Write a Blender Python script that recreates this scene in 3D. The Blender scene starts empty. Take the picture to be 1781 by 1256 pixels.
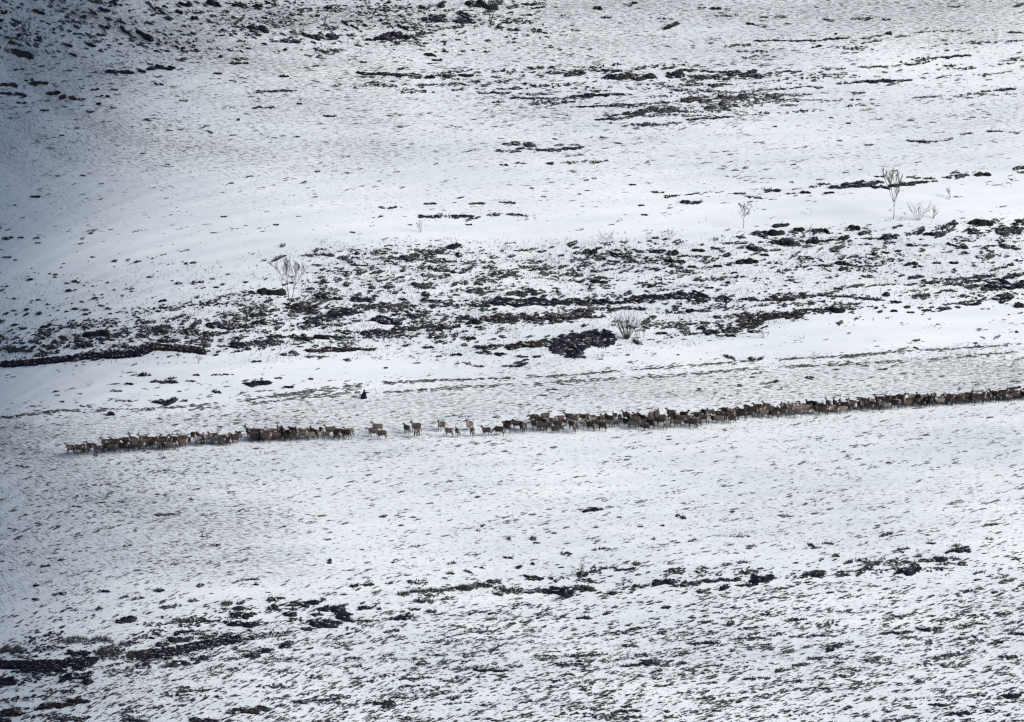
import bpy, bmesh, math, random
import numpy as np
from mathutils import Vector, Matrix
rng = np.random.default_rng(7); random.seed(7)
R = math.radians
sc = bpy.context.scene
col = sc.collection

# ------------------------------------------------------------------ camera
W, HH = 1781.0, 1256.0                       # pixel frame of the photograph
DIST, PITCH, SLOPE = 1500.0, R(8.0), R(10.0)
HFOV = R(6.8)
FPX = W / 2 / math.tan(HFOV / 2)
cam_d = bpy.data.cameras.new("camera"); cam = bpy.data.objects.new("camera", cam_d); col.objects.link(cam)
cam_d.sensor_width = 36.0; cam_d.lens = 18.0 / math.tan(HFOV / 2)
cam_d.clip_start = 1.0; cam_d.clip_end = 20000.0
cam.location = (0, 0, 0); cam.rotation_euler = (R(90) - PITCH, 0, 0)
sc.camera = cam

# ------------------------------------------------------------------ light: bright overcast, soft low sun from the right
SUN_EL, SUN_AZ = R(27), R(112)               # azimuth measured clockwise from +Y
w = bpy.data.worlds.new("World"); sc.world = w; w.use_nodes = True
nt = w.node_tree; bg = nt.nodes["Background"]
sky = nt.nodes.new("ShaderNodeTexSky"); sky.sky_type = 'NISHITA'; sky.sun_disc = False
sky.sun_elevation = SUN_EL; sky.sun_rotation = SUN_AZ
sky.air_density = 1.0; sky.dust_density = 6.0; sky.ozone_density = 1.0
hs = nt.nodes.new("ShaderNodeHueSaturation"); hs.inputs["Saturation"].default_value = 1.0
nt.links.new(sky.outputs[0], hs.inputs["Color"]); nt.links.new(hs.outputs[0], bg.inputs["Color"])
bg.inputs["Strength"].default_value = 0.05
sl = bpy.data.lights.new("sun", 'SUN'); sun = bpy.data.objects.new("sun", sl); col.objects.link(sun)
sl.energy = 1.5; sl.angle = R(45); sl.color = (1.0, 1.0, 0.99)
S = Vector((math.sin(SUN_AZ) * math.cos(SUN_EL), math.cos(SUN_AZ) * math.cos(SUN_EL), math.sin(SUN_EL)))
sun.rotation_euler = S.to_track_quat('Z', 'Y').to_euler()
sc.view_settings.view_transform = 'Standard'; sc.view_settings.look = 'None'
sc.view_settings.exposure = 1.12; sc.view_settings.gamma = 1.0
sc.view_settings.use_curve_mapping = False
sc.render.engine = 'CYCLES'
sc.cycles.max_bounces = 4; sc.cycles.diffuse_bounces = 2
sc.cycles.pixel_filter_type = 'BLACKMAN_HARRIS'; sc.cycles.filter_width = 1.35

# ------------------------------------------------------------------ terrain height
YC, ZC = DIST * math.cos(PITCH), -DIST * math.sin(PITCH)
TS = math.tan(SLOPE)
_ph = rng.uniform(0, 6.28, 40)
def smooth(t): t = np.clip(t, 0, 1); return t * t * (3 - 2 * t)
def terrain(x, y):
    x = np.asarray(x, float); y = np.asarray(y, float)
    yr = y - YC
    hill = ZC + TS * yr
    hill = np.where(yr > 700, ZC + TS * 700 + 0.30 * (yr - 700) - 0.00012 * (yr - 700) ** 2, hill)
    # hillside roll-off added to darken the left edge, with a slight one right
    kk = 0.85 + 0.15 * np.clip(np.abs(yr - 10) / 190, 0, 1.3) ** 2
    tl = np.clip((-x - 14) / 76.0, 0, 1.6)
    roll = -14.0 * kk * tl ** 3.7
    tr = np.clip((x - 62) / 60.0, 0, 2.0)
    roll = roll - 2.2 * tr ** 2
    fade = np.exp(-np.clip(np.abs(yr) - 330, 0, None) / 300.0)
    # terraces along the contours
    wv = yr - 0.19 * x
    ben = (0.55 * np.sin(wv / 15.5 + 0.6 + 0.4 * np.sin(x / 31)) + 0.35 * np.sin(wv / 8.3 + 2.0 + 0.02 * x)
           + 0.9 * np.sin(wv / 41.0 - 0.5) + 0.25 * np.sin(x / 9.0 + yr / 14.0) + 0.3 * np.sin(x / 17.0 - yr / 23.0))
    fin = 0.0
    for i, (kx, ky, am) in enumerate([(.31, .75, .035), (-.22, 1.0, .025), (.15, .33, .08), (.42, -.8, .015), (.35, 1.6, .012), (-.1, .62, .05), (.8, 1.9, .008), (.2, 2.1, .01)]):
        fin = fin + am * np.sin(kx * x + ky * yr + _ph[i] + 0.8 * np.sin(.13 * x + .21 * yr + _ph[i + 10]))
    hill = hill + (roll + ben + fin) * fade
    # the valley between, and the hill the photograph is taken from
    near = -2.0 - 0.62 * np.clip(y, 0, None) + 0.02 * np.clip(-y, 0, 600)
    floor = -345.0 + 2.0 * np.sin(x / 90.0)
    a = np.maximum(near, floor)
    far_part = np.maximum(hill, floor)
    return np.where(y < 700, a, far_part)

CP, SP = math.cos(PITCH), math.sin(PITCH)
def ray(u, v):
    a = (np.asarray(u, float) - W / 2) / FPX; b = (HH / 2 - np.asarray(v, float)) / FPX
    d = np.stack([a, CP + b * SP, -SP + b * CP], -1)
    return d
def hit(u, v):
    """where the ray through photo pixel (u, v) meets the hillside"""
    d = ray(u, v); t = np.full(d.shape[:-1], DIST)
    for _ in range(22):
        f = d[..., 2] * t - terrain(d[..., 0] * t, d[..., 1] * t)
        t = t + 0.85 * f / (TS * d[..., 1] - d[..., 2])
    return d * t[..., None]
def project(p):
    x, y, z = p[..., 0], p[..., 1], p[..., 2]
    dep = y * CP - z * SP; up = y * SP + z * CP
    return W / 2 + FPX * x / dep, HH / 2 - FPX * up / dep
def ppm(v):                                    # photo pixels per metre near row v
    g = SLOPE + PITCH + (np.asarray(v, float) - HH / 2) / FPX
    return FPX / (DIST * math.sin(SLOPE + PITCH) / np.sin(g))

# ------------------------------------------------------------------ vegetation density maps (photo pixels)
def inpoly(px, py, poly):
    c = np.zeros(px.shape, bool); n = len(poly)
    for i in range(n):
        x1, y1 = poly[i]; x2, y2 = poly[(i + 1) % n]
        if y1 == y2: continue
        m = ((y1 > py) != (y2 > py)) & (px < (x2 - x1) * (py - y1) / (y2 - y1) + x1)
        c ^= m
    return c
GX, GY = np.meshgrid(np.arange(-300, 2081, 10.0), np.arange(-300, 1561, 10.0))
def blur(m, n):
    for _ in range(n):
        p = np.pad(m, 1, mode='edge'); m = (p[1:-1, :-2] + 2 * p[1:-1, 1:-1] + p[1:-1, 2:]) / 4
        p = np.pad(m, 1, mode='edge'); m = (p[:-2, 1:-1] + 2 * p[1:-1, 1:-1] + p[2:, 1:-1]) / 4
    return m
def paint(zones, base, n=3):
    m = np.full(GX.shape, float(base))
    for poly, val in zones: m[inpoly(GX, GY, poly)] = val
    return blur(m, n)
def sample(m, u, v):
    fx = np.clip((u + 300) / 10, 0, m.shape[1] - 1.001); fy = np.clip((v + 300) / 10, 0, m.shape[0] - 1.001)
    ix = fx.astype(int); iy = fy.astype(int); ax = fx - ix; ay = fy - iy
    return (m[iy, ix] * (1 - ax) * (1 - ay) + m[iy, ix + 1] * ax * (1 - ay) + m[iy + 1, ix] * (1 - ax) * ay + m[iy + 1, ix + 1] * ax * ay)
BANK_HI = [(-300, 425), (0, 412), (250, 410), (500, 396), (700, 392), (900, 388), (1180, 368), (1400, 345), (1600, 325), (1781, 300), (2080, 270), (2080, 365), (1781, 372), (1600, 385), (1400, 388), (1250, 400), (1000, 418), (800, 418), (600, 425), (400, 440), (0, 470), (-300, 490)]
BANK_LO = [(-300, 680), (0, 652), (200, 636), (350, 622), (480, 640), (650, 622), (840, 650), (1000, 640), (1080, 615), (1260, 600), (1330, 575), (1450, 545), (1781, 525), (2080, 515), (2080, 575), (1781, 592), (1400, 615), (1000, 646), (700, 662), (560, 670), (400, 694), (0, 718), (-300, 735)]
# fine stalks showing through thin snow (drives the ground material)
VEG = paint([
    ([(-300, -300), (2080, -300), (2080, 120), (-300, 190)], .80),
    ([(-300, 150), (800, 130), (900, 200), (700, 300), (-300, 330)], .70),
    ([(700, 100), (2080, 60), (2080, 240), (1300, 260), (700, 290)], .55),
    ([(-300, 320), (600, 290), (1000, 300), (2080, 230), (2080, 290), (1200, 350), (700, 390), (-300, 410)], .46),
    ([(-300, 470), (500, 430), (1100, 420), (2080, 380), (2080, 520), (1000, 620), (-300, 650)], .45),
    ([(-300, 715), (600, 672), (1200, 640), (2080, 590), (2080, 680), (1400, 710), (900, 745), (-300, 800)], .78),
    ([(-300, 800), (600, 770), (2080, 700), (2080, 930), (900, 960), (-300, 1060)], .52),
    ([(-300, 800), (500, 780), (560, 1000), (-300, 1060)], .66),
    ([(-300, 1060), (700, 1040), (1700, 980), (2080, 960), (2080, 1560), (-300, 1560)], .50),
    (BANK_HI, .05), (BANK_LO, .05)], .45, 9)
# tufts and cushions big enough to be built (count per 100x100 photo pixels)
TUF = paint([
    ([(-300, -300), (430, -300), (430, 60), (330, 100), (-300, 110)], 130),
    ([(400, -300), (1000, -300), (1000, 50), (600, 80), (400, 75)], 120),
    ([(1000, -300), (2080, -300), (2080, 120), (1000, 120)], 55),
    ([(-300, 110), (330, 100), (760, 90), (760, 170), (280, 180), (-300, 190)], 75),
    ([(-300, 185), (280, 180), (760, 170), (830, 230), (500, 260), (-300, 270)], 50),
    ([(760, 95), (1330, 105), (1450, 150), (1330, 215), (1000, 230), (800, 190)], 130),
    ([(1330, 120), (2080, 80), (2080, 220), (1330, 230)], 40),
    ([(-300, 270), (500, 260), (1000, 240), (2080, 215), (2080, 280), (1300, 350), (600, 395), (-300, 410)], 18),
    ([(500, 360), (1000, 340), (1300, 320), (1781, 270), (1781, 300), (1300, 350), (900, 385), (500, 395)], 28),
    ([(-300, 400), (500, 385), (500, 405), (-300, 425)], 45),
    ([(-300, 470), (480, 432), (500, 520), (250, 560), (-300, 590)], 30),
    ([(-300, 590), (150, 565), (450, 520), (700, 560), (650, 600), (350, 605), (-300, 650)], 170),
    ([(480, 430), (800, 420), (880, 440), (880, 560), (600, 610), (430, 580), (540, 500), (560, 450)], 140),
    ([(860, 430), (1130, 425), (1100, 490), (900, 500)], 130),
    ([(1080, 435), (1300, 400), (2080, 370), (2080, 450), (1200, 480)], 65),
    ([(900, 490), (1200, 480), (2080, 440), (2080, 520), (1480, 540), (1200, 590), (840, 600)], 60),
    ([(830, 590), (1080, 560), (1080, 630), (840, 650)], 45),
    ([(140, 645), (500, 635), (560, 670), (350, 700), (90, 710)], 40),
    ([(-300, 722), (400, 696), (600, 675), (1200, 645), (2080, 595), (2080, 680), (1400, 700), (900, 735), (-300, 800)], 62),
    ([(-300, 722), (400, 696), (620, 690), (500, 760), (-300, 800)], 85),
    ([(-300, 800), (600, 770), (2080, 700), (2080, 830), (900, 900), (-300, 900)], 38),
    ([(-300, 800), (450, 780), (430, 1000), (-300, 1060)], 85),
    ([(430, 880), (1100, 860), (2080, 800), (2080, 930), (1300, 970), (700, 1010), (430, 1020)], 46),
    ([(-300, 1060), (430, 1000), (1100, 1000), (1781, 960), (2080, 940), (2080, 1020), (700, 1060), (-300, 1110)], 60),
    ([(-300, 1170), (450, 1090), (700, 1060), (2080, 990), (2080, 1560), (-300, 1560)], 170),
    (BANK_HI, 1.2), (BANK_LO, 1.5)], 40, 2)

# ------------------------------------------------------------------ materials
def new_mat(name):
    m = bpy.data.materials.new(name); m.use_nodes = True
    n = m.node_tree; b = n.nodes["Principled BSDF"]
    b.inputs["Roughness"].default_value = 0.9; b.inputs["Specular IOR Level"].default_value = 0.1
    return m, n, b
def N(n, t, **kw):
    x = n.nodes.new(t)
    for k, v in kw.items(): setattr(x, k, v)
    return x
def math_node(n, op, a, b=None, c=None):
    x = N(n, "ShaderNodeMath", operation=op)
    for i, q in enumerate((a, b, c)):
        if q is None: continue
        if isinstance(q, (int, float)): x.inputs[i].default_value = q
        else: n.links.new(q, x.inputs[i])
    return x.outputs[0]
def smoothstep(n, val, lo, hi):
    x = N(n, "ShaderNodeMapRange", interpolation_type='SMOOTHSTEP')
    n.links.new(val, x.inputs["Value"])
    for k, q in (("From Min", lo), ("From Max", hi)):
        if isinstance(q, (int, float)): x.inputs[k].default_value = q
        else: n.links.new(q, x.inputs[k])
    return x.outputs[0]
def mix(n, fac, a, b):
    x = N(n, "ShaderNodeMix", data_type='RGBA')
    for s, q in ((x.inputs[0], fac), (x.inputs[6], a), (x.inputs[7], b)):
        if isinstance(q, tuple): s.default_value = q
        elif isinstance(q, (int, float)): s.default_value = q
        else: n.links.new(q, s)
    return x.outputs[2]
def noise(n, vec, scale, detail=3, rough=.55):
    x = N(n, "ShaderNodeTexNoise"); x.inputs["Scale"].default_value = scale
    x.inputs["Detail"].default_value = detail; x.inputs["Roughness"].default_value = rough
    n.links.new(vec, x.inputs["Vector"]); return x.outputs["Fac"]

def snow_material():
    m, n, b = new_mat("snow")
    geo = N(n, "ShaderNodeNewGeometry")
    # pattern laid along the contour lines: across the slope x, up the slope by height
    sp_ = N(n, "ShaderNodeSeparateXYZ"); n.links.new(geo.outputs["Position"], sp_.inputs[0])
    mp = N(n, "ShaderNodeCombineXYZ"); n.links.new(sp_.outputs[0], mp.inputs[0])
    n.links.new(math_node(n, 'MULTIPLY', math_node(n, 'SUBTRACT', sp_.outputs[2], ZC), 1 / TS), mp.inputs[1])
    mr = N(n, "ShaderNodeMapping"); mr.inputs["Rotation"].default_value = (0, 0, R(-22)); mr.inputs["Scale"].default_value = (.42, 1.0, .2)
    n.links.new(mp.outputs[0], mr.inputs["Vector"])
    veg = N(n, "ShaderNodeAttribute", attribute_name="veg").outputs["Fac"]
    big = noise(n, mr.outputs[0], .045, 3)
    vv = math_node(n, 'MULTIPLY', veg, math_node(n, 'MULTIPLY_ADD', big, 1.1, .45))
    fine = noise(n, mr.outputs[0], 1.9, 4, .62)
    thr = math_node(n, 'MULTIPLY_ADD', vv, -.30, .695)
    stalk = smoothstep(n, fine, thr, math_node(n, 'ADD', thr, .13))
    fine2 = noise(n, mr.outputs[0], 4.2, 3, .6)
    thr2 = math_node(n, 'MULTIPLY_ADD', vv, -.26, .69)
    stalk2 = smoothstep(n, fine2, thr2, math_node(n, 'ADD', thr2, .12))
    tone = noise(n, mr.outputs[0], .6, 2)
    snow = mix(n, smoothstep(n, noise(n, mr.outputs[0], .11, 4), .35, .7), (.72, .79, .855, 1), (.775, .835, .89, 1))
    straw = mix(n, smoothstep(n, tone, .35, .65), (.115, .118, .132, 1), (.18, .176, .172, 1))
    c1 = mix(n, math_node(n, 'MULTIPLY', stalk2, .5), snow, straw)
    c2 = mix(n, math_node(n, 'MULTIPLY', stalk, .7), c1, straw)
    n.links.new(c2, b.inputs["Base Color"])
    bp = N(n, "ShaderNodeBump"); bp.inputs["Strength"].default_value = .28; bp.inputs["Distance"].default_value = .12
    n.links.new(noise(n, mr.outputs[0], 1.1, 5, .6), bp.inputs["Height"]); n.links.new(bp.outputs[0], b.inputs["Normal"])
    b.inputs["Roughness"].default_value = .85
    return m
def scrub_material(name, dark, warm, pale, snowy):
    """dwarf scrub or rock: mottled dark colours, with bits of snow lying on it"""
    m, n, b = new_mat(name)
    geo = N(n, "ShaderNodeNewGeometry")
    mp = N(n, "ShaderNodeMapping"); mp.inputs["Location"].default_value = (0, -YC, 0)
    n.links.new(geo.outputs["Position"], mp.inputs["Vector"])
    tint = N(n, "ShaderNodeAttribute", attribute_name="tint").outputs["Fac"]
    v1 = noise(n, mp.outputs[0], .55, 3); v2 = noise(n, mp.outputs[0], 3.0, 3)
    c = mix(n, smoothstep(n, v1, .46, .66), dark, warm)
    c = mix(n, math_node(n, 'MULTIPLY', smoothstep(n, v2, .5, .75), .5), c, pale)
    c = mix(n, tint, c, (.165, .168, .180, 1))
    sep = N(n, "ShaderNodeSeparateXYZ"); n.links.new(geo.outputs["True Normal"], sep.inputs[0])
    up = smoothstep(n, math_node(n, 'ADD', sep.outputs[2], math_node(n, 'MULTIPLY', noise(n, mp.outputs[0], 1.7, 3), .9)), 1.42 - .35 * snowy, 1.56 - .35 * snowy)
    c = mix(n, math_node(n, 'MULTIPLY', up, .92), c, (.80, .82, .85, 1))
    n.links.new(c, b.inputs["Base Color"])
    return m
M_SNOW = snow_material()
M_HEATH = scrub_material("dark_heather", (.0040, .0055, .016, 1), (.011, .010, .015, 1), (.032, .035, .055, 1), -.06)
M_ROCK = scrub_material("lichen_rock", (.006, .007, .010, 1), (.012, .012, .013, 1), (.028, .030, .032, 1), -.15)
M_PEAT = scrub_material("brown_heath", (.0065, .006, .010, 1), (.019, .015, .016, 1), (.038, .034, .034, 1), -.04)
M_TUFT = scrub_material("tussock", (.006, .008, .016, 1), (.017, .018, .024, 1), (.040, .042, .050, 1), .12)
M_GRASS = scrub_material("dry_grass", (.012, .013, .018, 1), (.026, .025, .028, 1), (.042, .041, .045, 1), -.5)
def bark(name, a, bb):
    m, n, b = new_mat(name)
    geo = N(n, "ShaderNodeNewGeometry"); mp = N(n, "ShaderNodeMapping"); mp.inputs["Location"].default_value = (0, -YC, 0)
    n.links.new(geo.outputs["Position"], mp.inputs["Vector"])
    n.links.new(mix(n, smoothstep(n, noise(n, mp.outputs[0], 5, 3), .35, .65), a, bb), b.inputs["Base Color"]); return m
M_BARK = bark("birch_bark", (.018, .019, .026, 1), (.05, .05, .058, 1))
M_TWIG = bark("birch_twigs", (.022, .024, .032, 1), (.06, .062, .07, 1))

# ------------------------------------------------------------------ mesh helpers
def np_mesh(name, verts, faces_list, mat, tint=None, smooth_faces=False):
    """faces_list: list of (n, k) index arrays"""
    me = bpy.data.meshes.new(name)
    nv = len(verts); me.vertices.add(nv); me.vertices.foreach_set("co", np.asarray(verts, np.float32).ravel())
    loops = np.concatenate([f.ravel() for f in faces_list]).astype(np.int32)
    sizes = np.concatenate([np.full(len(f), f.shape[1]) for f in faces_list])
    starts = np.concatenate([[0], np.cumsum(sizes)[:-1]]).astype(np.int32)
    me.loops.add(len(loops)); me.loops.foreach_set("vertex_index", loops)
    me.polygons.add(len(sizes)); me.polygons.foreach_set("loop_start", starts)
    if smooth_faces: me.polygons.foreach_set("use_smooth", np.ones(len(sizes), bool))
    if tint is not None:
        at = me.attributes.new("tint", 'FLOAT', 'POINT'); at.data.foreach_set("value", np.asarray(tint, np.float32))
    me.update(calc_edges=True); me.validate()
    me.materials.append(mat)
    return me
def link(name, me, loc=(0, 0, 0), parent=None):
    o = bpy.data.objects.new(name, me); col.objects.link(o); o.location = loc
    if parent is not None: o.parent = parent
    return o
def tag(o, label, cat, group=None):
    o["label"] = label; o["category"] = cat
    if group: o["group"] = group
    return o

# ------------------------------------------------------------------ the ground: one sheet
def axis(lo, hi, step, out_lo, out_hi):
    a = list(np.arange(lo, hi + step / 2, step)); s = step; b = a[-1]
    while b < out_hi: s *= 1.35; b += s; a.append(b)
    s = step; b = a[0]; pre = []
    while b > out_lo: s *= 1.35; b -= s; pre.append(b)
    return np.array(pre[::-1] + a)
gx = axis(-140, 128, .6, -5000, 5000); gy = axis(1285, 1890, .9, -1500, 6000)
X, Y = np.meshgrid(gx, gy); Z = terrain(X, Y)
P = np.stack([X, Y, Z], -1)
nx, ny = len(gx), len(gy)
I = np.arange(nx * ny).reshape(ny, nx)
quads = np.stack([I[:-1, :-1], I[:-1, 1:], I[1:, 1:], I[1:, :-1]], -1).reshape(-1, 4)
gm = np_mesh("snow_ground", P.reshape(-1, 3), [quads], M_SNOW, None, True)
uu, vv = project(P.reshape(-1, 3)); uu = np.where(P.reshape(-1, 3)[:, 1] > 700, uu, -999)
at = gm.attributes.new("veg", 'FLOAT', 'POINT'); at.data.foreach_set("value", sample(VEG, np.nan_to_num(uu), np.nan_to_num(vv)).astype(np.float32))
ground = link("snow_ground", gm); ground["kind"] = "structure"

# ------------------------------------------------------------------ cushions: low domes of scrub, footprint laid on the ground
NS = 8
TH = np.arange(NS) * 2 * math.pi / NS
def cushions(u, v, a, b, ang, lump=.25, hgt=1.15):
    """arrays of photo position, half width / half thickness (photo px) and tilt -> verts, faces"""
    n = len(u)
    cs, sn = np.cos(np.radians(ang)), np.sin(np.radians(ang))
    vb = v + .42 * b; pm = ppm(v)
    def ring(rad, th):
        r = rad * (1 + lump * rng.uniform(-1, 1, (n, NS)))
        du = r * np.cos(th) * a[:, None]; dv = r * np.sin(th) * (.60 * b)[:, None]
        return hit(u[:, None] + du * cs[:, None] - dv * sn[:, None], vb[:, None] + du * sn[:, None] + dv * cs[:, None])
    th0 = TH[None] + rng.uniform(0, .7, (n, 1))
    r0 = ring(1.0, th0); r0[..., 2] -= .06
    h = hgt * b / pm
    r1 = ring(.80, th0 + .2); r1[..., 2] += h[:, None] * rng.uniform(.35, .75, (n, NS))
    r2 = ring(.38, th0); r2 = r2[:, ::2]; r2[..., 2] += h[:, None] * rng.uniform(.7, 1.15, (n, NS // 2))
    vs = np.concatenate([r0, r1, r2], 1); K = vs.shape[1]
    i = np.arange(NS); j = (i + 1) % NS
    q = np.stack([i, j, NS + j, NS + i], -1)
    m = NS // 2; k = np.arange(m); kn = (k + 1) % m
    t1 = np.stack([NS + 2 * k, NS + 2 * k + 1, 2 * NS + k], -1)
    t2 = np.stack([NS + 2 * k + 1, NS + (2 * k + 2) % NS, 2 * NS + kn], -1)
    t3 = np.stack([NS + 2 * k + 1, 2 * NS + kn, 2 * NS + k], -1)
    top = np.array([[2 * NS + x for x in range(m)]])
    base = (np.arange(n) * K)[:, None, None]
    Q = (q[None] + base).reshape(-1, 4); T = (np.concatenate([t1, t2, t3])[None] + base).reshape(-1, 3)
    TP = (top[None] + base).reshape(-1, m)
    Q = np.concatenate([Q, TP]) if m == 4 else Q
    return vs.reshape(-1, 3), Q, T, K
def blades(u, v, hpx, lean, wd=.06):
    """thin upright stalks rooted at photo positions"""
    n = len(u); p = hit(u, v); h = hpx / ppm(v)
    yaw = rng.uniform(0, 6.28, n); dx = np.cos(yaw) * wd; dy = np.sin(yaw) * wd
    tilt = lean + rng.normal(0, .32, n)
    tip = p + np.stack([np.sin(tilt) * h, rng.normal(0, .2, n) * h, np.cos(tilt) * h], -1)
    b0 = p + np.stack([dx, dy, np.full(n, -.05)], -1); b1 = p - np.stack([dx, dy, np.full(n, .05)], -1)
    b2 = p + np.stack([-dy, dx, np.full(n, -.05)], -1)
    vs = np.stack([b0, b1, b2, tip], 1).reshape(-1, 3)
    f = np.array([[0, 1, 3], [1, 2, 3], [2, 0, 3]])
    T = (f[None] + (np.arange(n) * 4)[:, None, None]).reshape(-1, 3)
    return vs, T
class Bag:
    def __init__(s): s.v = []; s.q = []; s.t = []; s.tint = []; s.n = 0
    def add(s, vs, q=None, t=None, tint=0.0):
        if q is not None and len(q): s.q.append(q + s.n)
        if t is not None and len(t): s.t.append(t + s.n)
        s.v.append(vs); s.tint.append(np.broadcast_to(np.asarray(tint, float), (len(vs),))); s.n += len(vs)
    def mesh(s, name, mat, origin=None, smooth_faces=False):
        v = np.concatenate(s.v)
        if origin is not None: v = v - np.asarray(origin)
        f = ([np.concatenate(s.q)] if s.q else []) + ([np.concatenate(s.t)] if s.t else [])
        return np_mesh(name, v, f, mat, np.concatenate(s.tint), smooth_faces)

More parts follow.
